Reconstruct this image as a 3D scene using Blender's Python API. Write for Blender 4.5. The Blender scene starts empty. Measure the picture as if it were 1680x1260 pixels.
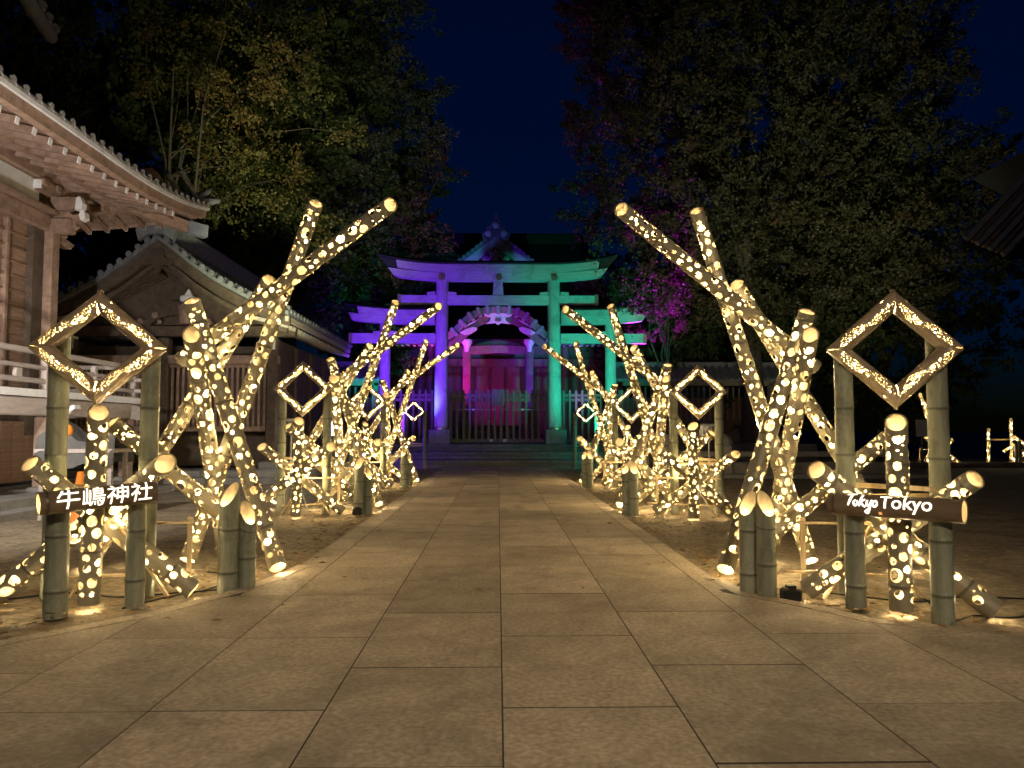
import bpy, bmesh, math, random
import numpy as np
from mathutils import Vector, Matrix, Quaternion
from mathutils.geometry import delaunay_2d_cdt

S = bpy.context.scene
COL = S.collection
R = math.radians
PI = math.pi

# ------------------------------------------------------------------ camera
F = 1262.0
PITCH = math.atan(75 / F)
YAW = -math.atan(23 / F)
CAM = Vector((0, 0, 1.2))
cd = bpy.data.cameras.new("camera")
cam = bpy.data.objects.new("camera", cd)
COL.objects.link(cam)
cam.location = CAM
cam.rotation_euler = (PI / 2 + PITCH, 0, YAW)
cd.sensor_width = 36
cd.lens = 36 * F / 1680
cd.clip_start = 0.05
cd.clip_end = 600
S.camera = cam

# ------------------------------------------------------------------ world: last blue of dusk
w = bpy.data.worlds.new("World")
S.world = w
w.use_nodes = True
nt = w.node_tree
nt.nodes.clear()
sky = nt.nodes.new("ShaderNodeTexSky")
sky.sky_type = 'NISHITA'
sky.sun_disc = False
sky.sun_elevation = R(1.0)
sky.sun_rotation = R(180)
sky.altitude = 0
sky.air_density = 1.0
sky.dust_density = 0.2
sky.ozone_density = 6.0
tint = nt.nodes.new("ShaderNodeMix")
tint.data_type = 'RGBA'
tint.blend_type = 'MULTIPLY'
tint.inputs[0].default_value = 1.0
tint.inputs[7].default_value = (0.20, 0.55, 0.85, 1)
bg = nt.nodes.new("ShaderNodeBackground")
bg.inputs[1].default_value = 0.026
wo = nt.nodes.new("ShaderNodeOutputWorld")
nt.links.new(sky.outputs[0], tint.inputs[6])
nt.links.new(tint.outputs[2], bg.inputs[0])
nt.links.new(bg.outputs[0], wo.inputs[0])


# ------------------------------------------------------------------ lamps of the place
def spot(name, loc, target, power, color, size=60, blend=0.6, radius=0.1):
    l = bpy.data.lights.new(name, 'SPOT')
    l.energy = power
    l.color = color
    l.spot_size = R(size)
    l.spot_blend = blend
    l.shadow_soft_size = radius
    o = bpy.data.objects.new(name, l)
    COL.objects.link(o)
    o.location = loc
    o.rotation_euler = (Vector(target) - Vector(loc)).to_track_quat('-Z', 'Y').to_euler()
    return o


PURPLE = (0.15, 0.015, 1.0)
GREEN = (0.0, 1.0, 0.66)
MAGENTA = (0.9, 0.02, 0.75)
# park lamp standing behind the photographer (shaded: nothing above its own height is lit)
spot("park_lamp_light", (1.2, -5.0, 5.2), (-0.1, 4.6, 0.0), 2100, (1.0, 0.80, 0.55), 70, 1.0, 0.25)
# floodlights on the left hall
spot("hall_flood_light", (-4.7, 4.2, 0.5), (-7.6, 12.4, 4.6), 2300, (1.0, 0.91, 0.85), 56, 0.7, 0.12)
spot("yard_flood_light", (-5.2, 4.0, 4.6), (-7.4, 11.2, 0.2), 2600, (1.0, 0.93, 0.84), 66, 0.9, 0.15)
# torii and shrine floods
spot("torii_purple_light", (-3.7, 22.6, 0.6), (-3.0, 28.0, 4.4), 4000, PURPLE, 67, 0.85, 0.12)
spot("torii_green_light", (3.7, 22.6, 0.6), (3.0, 28.0, 4.4), 1750, GREEN, 67, 0.85, 0.12)
spot("torii_purple_spill_light", (-3.6, 23.4, 1.0), (-.8, 26.4, 0.3), 120, PURPLE, 110, 1.0, 0.2)
spot("torii_green_spill_light", (3.6, 23.4, 1.0), (.8, 26.4, 0.3), 70, GREEN, 110, 1.0, 0.2)
spot("gable_blue_light", (-2.9, 26.7, 0.9), (-.1, 35.4, 10.2), 1700, (.08, .13, 1.0), 34, 0.8, 0.1)
spot("shrine_magenta_light", (-2.4, 30.3, 1.0), (-1.7, 32.0, 5.4), 2000, MAGENTA, 76, 0.8, 0.15)
spot("porch_magenta_light", (-0.6, 32.9, 2.3), (0.4, 35.3, 3.6), 105, (0.70, 0.02, 0.60), 130, 0.8, 0.15)
spot("shrine_violet_light", (2.6, 30.3, 1.0), (1.6, 32.4, 5.4), 1500, (0.20, 0.06, 1.0), 76, 0.8, 0.15)
# tree floods
spot("tree_flood_right_light", (7.0, 14.5, 0.7), (10.0, 25.0, 8.0), 4600, (0.96, 0.97, 0.68), 62, 1.0, 0.2)
spot("tree_flood_left_light", (-3.3, 12.1, 1.35), (-8.4, 32.0, 15.0), 5400, (0.96, 1.0, 0.55), 42, 1.0, 0.2)
spot("maple_magenta_light", (6.1, 29.0, 1.0), (5.75, 27.8, 5.8), 14000, (0.60, 0.0, 1.0), 32, 0.5, 0.1)
spot("crown_violet_light", (3.0, 29.2, 0.9), (3.8, 29.6, 8.0), 420, (0.50, 0.02, 1.0), 40, 0.8, 0.1)
spot("tree_green_light", (-5.6, 29.2, 0.9), (-4.2, 33.0, 9.0), 700, GREEN, 55, 0.8, 0.1)
spot("hall_warm_light", (-6.0, 16.6, 5.7), (-7.4, 20.6, 9.4), 420, (1.0, 0.72, 0.40), 62, 0.9, 0.1)

S.view_settings.view_transform = 'Standard'
S.view_settings.look = 'None'
S.view_settings.exposure = 0.0
S.view_settings.gamma = 1.0
S.view_settings.use_curve_mapping = False
try:
    S.cycles.use_denoising = True
    S.cycles.denoiser = 'OPENIMAGEDENOISE'
    S.cycles.use_light_tree = True
    S.cycles.sample_clamp_indirect = 6.0
    S.cycles.max_bounces = 7
    S.cycles.diffuse_bounces = 4
    S.cycles.use_adaptive_sampling = True
    S.cycles.adaptive_threshold = 0.02
    S.cycles.caustics_reflective = False
    S.cycles.caustics_refractive = False
except Exception:
    pass

# ------------------------------------------------------------------ pixel helpers (photo is 1680 wide)
CM = cam.rotation_euler.to_matrix()


def ray(px, py):
    return CM @ Vector(((px - 840) / F, (630 - py) / F, -1))


def P(px, py, d):
    r = ray(px, py)
    return CAM + r * (d / r.y)


def G(px, py, z=0.0):
    r = ray(px, py)
    return CAM + r * ((z - CAM.z) / r.z)


# ------------------------------------------------------------------ object helpers
def tag(o, label=None, cat=None, group=None, kind=None):
    if label:
        o['label'] = label
    if cat:
        o['category'] = cat
    if group:
        o['group'] = group
    if kind:
        o['kind'] = kind
    return o


def empty(name, loc, label=None, cat=None, group=None, rz=0.0):
    o = bpy.data.objects.new(name, None)
    COL.objects.link(o)
    o.location = loc
    o.rotation_euler = (0, 0, rz)
    o.empty_display_size = 0.2
    return tag(o, label, cat, group)


def link(name, me, parent=None, M=None):
    """M is the object's matrix in its parent's space"""
    o = bpy.data.objects.new(name, me)
    COL.objects.link(o)
    if parent is not None:
        o.parent = parent
    if M is not None:
        o.matrix_basis = M
    return o


def T(x, y, z):
    return Matrix.Translation((x, y, z))


def copy_tree(o, parent=None):
    c = o.copy()
    COL.objects.link(c)
    if parent is not None:
        c.parent = parent
    for ch in list(o.children):
        copy_tree(ch, c)
    return c


class MB:
    """collects shapes for ONE mesh"""

    def __init__(self):
        self.v = []
        self.f = []
        self.mi = []

    def add(self, verts, faces, m=0):
        b = len(self.v)
        self.v.extend([tuple(p) for p in verts])
        for f in faces:
            self.f.append(tuple(b + i for i in f))
            self.mi.append(m)
        return self

    def box(self, c, s, m=0, rot=None, ch=0.0):
        x, y, z = s[0] / 2, s[1] / 2, s[2] / 2
        if ch <= 0:
            vs = [(-x, -y, -z), (x, -y, -z), (x, y, -z), (-x, y, -z), (-x, -y, z), (x, -y, z), (x, y, z), (-x, y, z)]
            fs = [(0, 3, 2, 1), (4, 5, 6, 7), (0, 1, 5, 4), (1, 2, 6, 5), (2, 3, 7, 6), (3, 0, 4, 7)]
        else:
            a = [(-x + ch, -y), (x - ch, -y), (x, -y + ch), (x, y - ch), (x - ch, y), (-x + ch, y), (-x, y - ch), (-x, -y + ch)]
            k = 1 - ch / max(min(x, y), 1e-6)
            inn = [(p[0] - math.copysign(min(ch, abs(p[0]) * .5), p[0]), p[1] - math.copysign(min(ch, abs(p[1]) * .5), p[1])) for p in a]
            vs = [(p[0], p[1], -z) for p in inn] + [(p[0], p[1], -z + ch) for p in a] + [(p[0], p[1], z - ch) for p in a] + [(p[0], p[1], z) for p in inn]
            fs = [tuple(range(7, -1, -1)), tuple(range(24, 32))]
            for r in range(3):
                for i in range(8):
                    j = (i + 1) % 8
                    fs.append((r * 8 + i, r * 8 + j, r * 8 + 8 + j, r * 8 + 8 + i))
        if rot is not None:
            vs = [rot @ Vector(p) for p in vs]
        c = Vector(c)
        self.add([Vector(p) + c for p in vs], fs, m)
        return self

    def bar(self, p0, p1, wx, wz, m=0, up=(0, 0, 1)):
        p0, p1 = Vector(p0), Vector(p1)
        t = (p1 - p0)
        L = t.length
        t.normalize()
        u = Vector(up)
        s = t.cross(u)
        if s.length < 1e-5:
            u = Vector((0, 1, 0))
            s = t.cross(u)
        s.normalize()
        u = s.cross(t)
        a, b = s * wx / 2, u * wz / 2
        vs = [p0 - a - b, p0 + a - b, p0 + a + b, p0 - a + b, p1 - a - b, p1 + a - b, p1 + a + b, p1 - a + b]
        self.add(vs, [(0, 1, 2, 3), (7, 6, 5, 4), (0, 4, 5, 1), (1, 5, 6, 2), (2, 6, 7, 3), (3, 7, 4, 0)], m)
        return self

    def tube(self, pts, radii, n=10, m=0, caps=True):
        pts = [Vector(p) for p in pts]
        if not hasattr(radii, '__len__'):
            radii = [radii] * len(pts)
        b = len(self.v)
        prev = None
        for i, p in enumerate(pts):
            t = (pts[min(i + 1, len(pts) - 1)] - pts[max(i - 1, 0)])
            t.normalize()
            if prev is None:
                a = t.cross(Vector((0, 0, 1)))
                if a.length < 1e-3:
                    a = t.cross(Vector((0, 1, 0)))
            else:
                a = prev - t * prev.dot(t)
            a.normalize()
            prev = a
            c = t.cross(a)
            for k in range(n):
                an = 2 * PI * k / n
                self.v.append(tuple(p + (a * math.cos(an) + c * math.sin(an)) * radii[i]))
        for i in range(len(pts) - 1):
            for k in range(n):
                k2 = (k + 1) % n
                self.f.append((b + i * n + k, b + (i + 1) * n + k, b + (i + 1) * n + k2, b + i * n + k2))
                self.mi.append(m)
        if caps:
            self.f.append(tuple(b + k for k in range(n)))
            self.mi.append(m)
            e = b + (len(pts) - 1) * n
            self.f.append(tuple(e + k for k in range(n - 1, -1, -1)))
            self.mi.append(m)
        return self

    def lathe(self, prof, n=16, m=0, c=(0, 0, 0)):
        """prof: list of (r, z)"""
        b = len(self.v)
        for (r, z) in prof:
            for k in range(n):
                a = 2 * PI * k / n
                self.v.append((c[0] + r * math.cos(a), c[1] + r * math.sin(a), c[2] + z))
        for i in range(len(prof) - 1):
            for k in range(n):
                k2 = (k + 1) % n
                self.f.append((b + i * n + k, b + i * n + k2, b + (i + 1) * n + k2, b + (i + 1) * n + k))
                self.mi.append(m)
        self.f.append(tuple(b + k for k in range(n - 1, -1, -1)))
        self.mi.append(m)
        e = b + (len(prof) - 1) * n
        self.f.append(tuple(e + k for k in range(n)))
        self.mi.append(m)
        return self

    def prism(self, poly, o, ax, ay, depth, m=0):
        """polygon (2D list) drawn in the plane o + x*ax + y*ay, extruded along depth vector"""
        o, ax, ay, dv = Vector(o), Vector(ax), Vector(ay), Vector(depth)
        n = len(poly)
        a = [o + ax * p[0] + ay * p[1] for p in poly]
        vs = a + [p + dv for p in a]
        fs = [tuple(range(n)), tuple(range(2 * n - 1, n - 1, -1))]
        for i in range(n):
            j = (i + 1) % n
            fs.append((i, i + n, j + n, j))
        self.add(vs, fs, m)
        return self

    def strip(self, secs, m=0, caps=True, close=True):
        """list of equal-length cross-sections (closed loops) joined in order"""
        n = len(secs[0])
        b = len(self.v)
        for s in secs:
            self.v.extend([tuple(p) for p in s])
        for i in range(len(secs) - 1):
            for k in range(n if close else n - 1):
                k2 = (k + 1) % n
                self.f.append((b + i * n + k, b + i * n + k2, b + (i + 1) * n + k2, b + (i + 1) * n + k))
                self.mi.append(m)
        if caps:
            self.f.append(tuple(b + k for k in range(n - 1, -1, -1)))
            self.mi.append(m)
            e = b + (len(secs) - 1) * n
            self.f.append(tuple(e + k for k in range(n)))
            self.mi.append(m)
        return self

    def mesh(self, name, mats, smooth=None, fix=True):
        me = bpy.data.meshes.new(name)
        me.from_pydata(self.v, [], self.f)
        if not isinstance(mats, (list, tuple)):
            mats = [mats]
        for m in mats:
            me.materials.append(m)
        if len(mats) > 1:
            me.polygons.foreach_set("material_index", self.mi)
        if fix:
            bm = bmesh.new()
            bm.from_mesh(me)
            bmesh.ops.recalc_face_normals(bm, faces=bm.faces)
            bm.to_mesh(me)
            bm.free()
        if smooth is not None:
            me.polygons.foreach_set("use_smooth", [True] * len(me.polygons))
            me.set_sharp_from_angle(angle=R(smooth))
        me.update()
        return me

    def build(self, name, mats, parent=None, M=None, smooth=None, fix=True):
        return link(name, self.mesh(name, mats, smooth, fix), parent, M)


# ------------------------------------------------------------------ materials
def mat(name, col, rough=0.8, var=0.25, scale=6.0, bump=0.0, bscale=40.0, stretch=(1, 1, 1), col2=None, rnd=0.0,
        metal=0.0, coords='Object', spec=0.3, island=0.0, fine=0.0):
    m = bpy.data.materials.new(name)
    m.use_nodes = True
    t = m.node_tree
    N, Lk = t.nodes, t.links
    bs = N["Principled BSDF"]
    bs.inputs['Roughness'].default_value = rough
    bs.inputs['Metallic'].default_value = metal
    bs.inputs['Specular IOR Level'].default_value = spec
    tc = N.new("ShaderNodeTexCoord")
    mp = N.new("ShaderNodeMapping")
    mp.inputs['Scale'].default_value = stretch
    Lk.new(tc.outputs[coords], mp.inputs[0])
    nz = N.new("ShaderNodeTexNoise")
    nz.inputs['Scale'].default_value = scale
    nz.inputs['Detail'].default_value = 6
    nz.inputs['Roughness'].default_value = 0.65
    Lk.new(mp.outputs[0], nz.inputs['Vector'])
    rp = N.new("ShaderNodeValToRGB")
    c2 = col2 if col2 else tuple(c * (1 - var) for c in col)
    c1 = col if col2 else tuple(min(1, c * (1 + var)) for c in col)
    rp.color_ramp.elements[0].position = 0.32
    rp.color_ramp.elements[1].position = 0.68
    rp.color_ramp.elements[0].color = (*c2, 1)
    rp.color_ramp.elements[1].color = (*c1, 1)
    Lk.new(nz.outputs['Fac'], rp.inputs[0])
    out = rp.outputs[0]
    if rnd > 0 or island > 0:
        hs = N.new("ShaderNodeHueSaturation")
        mr = N.new("ShaderNodeMapRange")
        k = rnd if rnd > 0 else island
        mr.inputs[3].default_value = 1 - k
        mr.inputs[4].default_value = 1 + k
        if rnd > 0:
            oi = N.new("ShaderNodeObjectInfo")
            Lk.new(oi.outputs['Random'], mr.inputs[0])
        else:
            ge = N.new("ShaderNodeNewGeometry")
            Lk.new(ge.outputs['Random Per Island'], mr.inputs[0])
        Lk.new(mr.outputs[0], hs.inputs['Value'])
        Lk.new(out, hs.inputs['Color'])
        out = hs.outputs[0]
    if fine > 0:
        n2 = N.new("ShaderNodeTexNoise")
        n2.inputs['Scale'].default_value = scale * 14
        n2.inputs['Detail'].default_value = 3
        Lk.new(mp.outputs[0], n2.inputs['Vector'])
        mx = N.new("ShaderNodeMapRange")
        mx.inputs[1].default_value = 0.3
        mx.inputs[2].default_value = 0.7
        mx.inputs[3].default_value = 1 - fine
        mx.inputs[4].default_value = 1 + fine
        Lk.new(n2.outputs['Fac'], mx.inputs[0])
        h2 = N.new("ShaderNodeHueSaturation")
        Lk.new(mx.outputs[0], h2.inputs['Value'])
        Lk.new(out, h2.inputs['Color'])
        out = h2.outputs[0]
    Lk.new(out, bs.inputs['Base Color'])
    if bump > 0:
        nb = N.new("ShaderNodeTexNoise")
        nb.inputs['Scale'].default_value = bscale
        nb.inputs['Detail'].default_value = 5
        Lk.new(mp.outputs[0], nb.inputs['Vector'])
        bp = N.new("ShaderNodeBump")
        bp.inputs['Strength'].default_value = bump
        bp.inputs['Distance'].default_value = 0.02
        Lk.new(nb.outputs['Fac'], bp.inputs['Height'])
        Lk.new(bp.outputs[0], bs.inputs['Normal'])
    return m


def glow(name, col, strength):
    m = bpy.data.materials.new(name)
    m.use_nodes = True
    t = m.node_tree
    t.nodes.clear()
    e = t.nodes.new("ShaderNodeEmission")
    e.inputs[0].default_value = (*col, 1)
    e.inputs[1].default_value = strength
    o = t.nodes.new("ShaderNodeOutputMaterial")
    t.links.new(e.outputs[0], o.inputs[0])
    return m


def bamboo_mat(name, ca, cb, cn, rough=0.45):
    """streaked weathered cane; the 'node' attribute darkens the ring scars"""
    m = mat(name, ca, rough, col2=cb, scale=9, stretch=(1.0, 1.0, 0.16), bump=0.15, bscale=60, rnd=0.12, spec=0.4, fine=0.12)
    t = m.node_tree
    bs = t.nodes["Principled BSDF"]
    src = bs.inputs['Base Color'].links[0].from_socket
    at = t.nodes.new("ShaderNodeAttribute")
    at.attribute_name = "node"
    mx = t.nodes.new("ShaderNodeMix")
    mx.data_type = 'RGBA'
    mx.inputs[7].default_value = (*cn, 1)
    t.links.new(at.outputs['Fac'], mx.inputs[0])
    t.links.new(src, mx.inputs[6])
    t.links.new(mx.outputs[2], bs.inputs['Base Color'])
    return m


def septum_mat():
    m = bpy.data.materials.new("bamboo_septum")
    m.use_nodes = True
    t = m.node_tree
    t.nodes.clear()
    d = t.nodes.new("ShaderNodeBsdfDiffuse")
    d.inputs[0].default_value = (0.32, 0.26, 0.17, 1)
    tr = t.nodes.new("ShaderNodeBsdfTranslucent")
    tr.inputs[0].default_value = (0.44, 0.35, 0.23, 1)
    mx = t.nodes.new("ShaderNodeMixShader")
    mx.inputs[0].default_value = 0.55
    o = t.nodes.new("ShaderNodeOutputMaterial")
    t.links.new(d.outputs[0], mx.inputs[1])
    t.links.new(tr.outputs[0], mx.inputs[2])
    t.links.new(mx.outputs[0], o.inputs[0])
    return m


def leaf_mat(name, cols, trans=0.35):
    m = bpy.data.materials.new(name)
    m.use_nodes = True
    t = m.node_tree
    t.nodes.clear()
    ge = t.nodes.new("ShaderNodeNewGeometry")
    tc = t.nodes.new("ShaderNodeTexCoord")
    nz = t.nodes.new("ShaderNodeTexNoise")
    nz.inputs['Scale'].default_value = 0.55
    t.links.new(tc.outputs['Object'], nz.inputs['Vector'])
    ad = t.nodes.new("ShaderNodeMath")
    ad.operation = 'MULTIPLY_ADD'
    ad.inputs[1].default_value = 0.45
    t.links.new(ge.outputs['Random Per Island'], ad.inputs[0])
    m2 = t.nodes.new("ShaderNodeMath")
    m2.operation = 'MULTIPLY_ADD'
    m2.inputs[1].default_value = 1.6
    m2.inputs[2].default_value = -0.5
    t.links.new(nz.outputs['Fac'], m2.inputs[0])
    t.links.new(m2.outputs[0], ad.inputs[2])
    rp = t.nodes.new("ShaderNodeValToRGB")
    els = rp.color_ramp.elements
    while len(els) < len(cols):
        els.new(0.5)
    for i, c in enumerate(cols):
        els[i].position = i / (len(cols) - 1)
        els[i].color = (*c, 1)
    t.links.new(ad.outputs[0], rp.inputs[0])
    d = t.nodes.new("ShaderNodeBsdfPrincipled")
    d.inputs['Roughness'].default_value = 0.55
    d.inputs['Specular IOR Level'].default_value = 0.25
    tr = t.nodes.new("ShaderNodeBsdfTranslucent")
    mx = t.nodes.new("ShaderNodeMixShader")
    mx.inputs[0].default_value = trans
    o = t.nodes.new("ShaderNodeOutputMaterial")
    t.links.new(rp.outputs[0], d.inputs[0])
    t.links.new(rp.outputs[0], tr.inputs[0])
    t.links.new(d.outputs[0], mx.inputs[1])
    t.links.new(tr.outputs[0], mx.inputs[2])
    t.links.new(mx.outputs[0], o.inputs[0])
    return m


LED = (1.0, 0.77, 0.40)
M = {}
M['bamboo'] = bamboo_mat("bamboo_weathered", (0.34, 0.30, 0.205), (0.18, 0.16, 0.108), (0.10, 0.08, 0.055))
M['bamboo_green'] = bamboo_mat("bamboo_grey_green", (0.30, 0.305, 0.225), (0.14, 0.155, 0.11), (0.06, 0.06, 0.045))
M['bamboo_dark'] = bamboo_mat("bamboo_smoked", (0.24, 0.17, 0.11), (0.13, 0.095, 0.065), (0.06, 0.045, 0.035), 0.3)
M['bamboo_in'] = mat("bamboo_inside", (0.36, 0.285, 0.175), 0.8, var=0.22, scale=14, stretch=(1, 1, .2))
M['septum'] = septum_mat()
M['led'] = glow("led_bulb", LED, 620.0)
M['led_small'] = glow("led_strip", LED, 700.0)
M['letter'] = glow("lit_lettering", (1.0, 0.88, 0.66), 2.6)
M['letter_red'] = glow("lit_seal", (1.0, 0.42, 0.12), 1.0)
M['flood'] = glow("flood_glass", (0.85, 0.92, 1.0), 14.0)
M['wire'] = mat("black_cable", (0.012, 0.012, 0.012), 0.5)
M['batten'] = mat("split_batten", (0.55, 0.42, 0.25), 0.7, scale=12, stretch=(4, 4, .4), rnd=.15)
M['slab'] = mat("granite_slab", (0.48, 0.39, 0.285), 0.75, col2=(0.33, 0.268, 0.195), scale=2.6, bump=0.45, bscale=34, rnd=0.21, fine=0.26, coords='Object')
M['kerb'] = mat("granite_kerb", (0.34, 0.28, 0.21), 0.8, col2=(0.24, 0.20, 0.15), scale=3, bump=0.5, bscale=22, rnd=.1, fine=.2)
M['bed'] = mat("joint_sand", (0.05, 0.042, 0.033), 0.95, scale=30)
M['sand'] = mat("packed_sand", (0.33, 0.265, 0.18), 0.95, col2=(0.20, 0.16, 0.11), scale=1.3, bump=0.8, bscale=14, fine=0.35)
M['stone'] = mat("grey_stone", (0.33, 0.32, 0.30), 0.8, col2=(0.21, 0.205, 0.195), scale=4, bump=0.5, bscale=24, rnd=.1, fine=.15)
M['wood'] = mat("keyaki_wood", (0.39, 0.27, 0.20), 0.7, col2=(0.21, 0.14, 0.105), scale=7, stretch=(1, 1, 1), rnd=0.14, bump=.2, bscale=30, fine=.1)
M['wood_h'] = mat("keyaki_board", (0.38, 0.25, 0.175), 0.7, col2=(0.22, 0.14, 0.10), scale=6, stretch=(6, .6, 7), rnd=0.18, bump=.2, bscale=20, fine=.1)
M['wood_grey'] = mat("weathered_rail", (0.50, 0.44, 0.40), 0.75, col2=(0.36, 0.31, 0.28), scale=6, stretch=(3, .6, 3), rnd=.12, bump=.2)
M['wood_dark'] = mat("old_dark_wood", (0.125, 0.092, 0.068), 0.75, col2=(0.065, 0.048, 0.036), scale=7, rnd=.16, bump=.2, bscale=24, fine=.1)
M['white'] = mat("white_paint", (0.80, 0.80, 0.80), 0.6, var=.08)
M['plaster'] = mat("white_plaster", (0.66, 0.66, 0.66), 0.85, var=.1, scale=3)
M['tile'] = mat("roof_tile", (0.20, 0.205, 0.22), 0.5, col2=(0.12, 0.125, 0.135), scale=5, rnd=.2, bump=.2, spec=.5)
M['copper'] = mat("dark_copper_roof", (0.022, 0.024, 0.024), 0.6, var=.3, scale=4)
M['torii'] = mat("torii_timber", (0.55, 0.53, 0.50), 0.7, col2=(0.40, 0.385, 0.36), scale=5, stretch=(.5, 4, 4), rnd=.06, bump=.25, bscale=24, fine=.12)
M['torii_v'] = mat("torii_column_timber", (0.55, 0.53, 0.50), 0.7, col2=(0.38, 0.365, 0.34), scale=5, stretch=(4, 4, .5), rnd=.06, bump=.25, bscale=24, fine=.12)
M['fence'] = mat("fence_timber", (0.30, 0.25, 0.21), 0.75, col2=(0.19, 0.155, 0.13), scale=8, stretch=(4, 4, .5), rnd=.2)
M['brass'] = mat("brass_fitting", (0.42, 0.36, 0.25), 0.4, metal=0.8)
M['shrine'] = mat("shrine_timber", (0.20, 0.14, 0.12), 0.65, col2=(0.12, 0.085, 0.075), scale=6, rnd=.15, bump=.2)
M['shrine_panel'] = mat("shrine_panel", (0.26, 0.17, 0.16), 0.7, var=.2, scale=3, stretch=(3, 3, .6), rnd=.15)
M['gilt'] = mat("pale_carving", (0.60, 0.56, 0.50), 0.6, var=.2, scale=30, bump=.6, bscale=40)
M['metal'] = mat("grey_metal", (0.25, 0.25, 0.26), 0.45, metal=.3)
M['metalcap'] = mat("blue_grey_cap", (0.34, 0.38, 0.44), 0.4, metal=.4)
M['bark'] = mat("bark", (0.10, 0.085, 0.065), 0.9, col2=(0.05, 0.042, 0.033), scale=8, stretch=(3, 3, .6), bump=.6)
M['bark_pale'] = mat("pale_bark", (0.24, 0.20, 0.16), 0.9, col2=(0.13, 0.11, 0.085), scale=8, stretch=(3, 3, .6), bump=.5)
M['orange'] = mat("orange_plastic", (0.75, 0.22, 0.02), 0.5, var=.1)
M['sheet'] = mat("clear_sheet", (0.10, 0.10, 0.095), 0.25, var=.2, spec=.7)
M['dry'] = mat("dry_leaf", (0.30, 0.19, 0.08), 0.8, var=.4, scale=3, island=.4)
M['leaf_dark'] = leaf_mat("leaf_evergreen", [(0.034, 0.056, 0.020), (0.050, 0.074, 0.024), (0.070, 0.088, 0.028), (0.095, 0.095, 0.035)])
M['leaf_grey'] = leaf_mat("leaf_ginkgo", [(0.050, 0.056, 0.030), (0.066, 0.070, 0.034), (0.080, 0.078, 0.036), (0.13, 0.080, 0.034)])
M['leaf_autumn'] = leaf_mat("leaf_autumn", [(0.06, 0.075, 0.025), (0.09, 0.095, 0.03), (0.15, 0.12, 0.04), (0.22, 0.13, 0.05)])
M['step'] = mat("dark_step_stone", (0.17, 0.165, 0.16), 0.8, col2=(0.10, 0.098, 0.095), scale=4, bump=0.5, bscale=24, rnd=.1, fine=.15)
M['bamboo_gold'] = bamboo_mat("bamboo_golden_brown", (0.40, 0.31, 0.20), (0.22, 0.165, 0.105), (0.06, 0.045, 0.035), 0.28)


def add_stains(m, scale, dark, lo=.50, hi=.66):
    """irregular dirt stains laid over the stone in world space"""
    t = m.node_tree
    bs = t.nodes["Principled BSDF"]
    src = bs.inputs['Base Color'].links[0].from_socket
    ge = t.nodes.new("ShaderNodeNewGeometry")
    nz = t.nodes.new("ShaderNodeTexNoise")
    nz.inputs['Scale'].default_value = scale
    nz.inputs['Detail'].default_value = 9
    nz.inputs['Roughness'].default_value = .72
    nz.inputs['Distortion'].default_value = .6
    t.links.new(ge.outputs['Position'], nz.inputs['Vector'])
    mr = t.nodes.new("ShaderNodeMapRange")
    mr.inputs[1].default_value = lo
    mr.inputs[2].default_value = hi
    mr.inputs[3].default_value = 0
    mr.inputs[4].default_value = .75
    t.links.new(nz.outputs['Fac'], mr.inputs[0])
    mx = t.nodes.new("ShaderNodeMix")
    mx.data_type = 'RGBA'
    mx.inputs[7].default_value = (*dark, 1)
    t.links.new(mr.outputs[0], mx.inputs[0])
    t.links.new(src, mx.inputs[6])
    t.links.new(mx.outputs[2], bs.inputs['Base Color'])


add_stains(M['slab'], 1.1, (0.19, 0.15, 0.105))
add_stains(M['slab'], 5.5, (0.15, 0.12, 0.085), .60, .74)
add_stains(M['sand'], 2.2, (0.12, 0.095, 0.065))
add_stains(M['torii'], 1.6, (0.26, 0.25, 0.23))
add_stains(M['torii_v'], 1.6, (0.26, 0.25, 0.23))
add_stains(M['wood'], 2.4, (0.12, 0.08, 0.06), .54, .72)
add_stains(M['plaster'], 1.5, (0.42, 0.41, 0.39))
add_stains(M['bamboo_green'], 5.0, (0.085, 0.085, 0.062), .50, .68)

# ================================================================== ground and path
def build_ground():
    me = bpy.data.meshes.new("ground")
    bm = bmesh.new()
    rng = random.Random(3)
    xs = sorted(set([-300, -120, -60] + [round(-34 + i * 0.8, 2) for i in range(86)] + [60, 120, 300]))
    ys = sorted(set([-120, -50] + [round(-12 + i * 0.8, 2) for i in range(64)] + [60, 100, 200, 420]))
    g = {}
    for i, x in enumerate(xs):
        for j, y in enumerate(ys):
            far = abs(x) > 2.6 or y < 3
            z = (math.sin(x * 1.7 + y * .6) * math.cos(y * 1.1 - x * .4) * 0.012 - 0.012) if abs(x) > 2.2 else -0.02
            g[i, j] = bm.verts.new((x, y, z))
    for i in range(len(xs) - 1):
        for j in range(len(ys) - 1):
            bm.faces.new((g[i, j], g[i + 1, j], g[i + 1, j + 1], g[i, j + 1]))
    bm.to_mesh(me)
    bm.free()
    me.materials.append(M['sand'])
    me.polygons.foreach_set("use_smooth", [True] * len(me.polygons))
    o = link("ground", me)
    tag(o, kind='structure')


build_ground()

PATH_END = 24.4
# left and right edges of the flared apron: (distance from the axis, Y)
FLARE_L = [(1.60, 6.75), (1.70, 6.1), (1.85, 5.6), (2.15, 4.96), (2.72, 4.25), (3.6, 3.55), (5.2, 2.7), (7.5, 1.9)]
FLARE_R = [(1.62, 6.1), (1.70, 5.5), (2.04, 5.08), (2.24, 4.72), (2.98, 4.32), (4.2, 3.75), (6.0, 3.2), (8.5, 2.7)]


def yc(fl, x):
    x = abs(x)
    if x <= fl[0][0]:
        return 99
    for (a, b), (c, d) in zip(fl, fl[1:]):
        if x <= c:
            return b + (d - b) * (x - a) / (c - a)
    return fl[-1][1]


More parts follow.
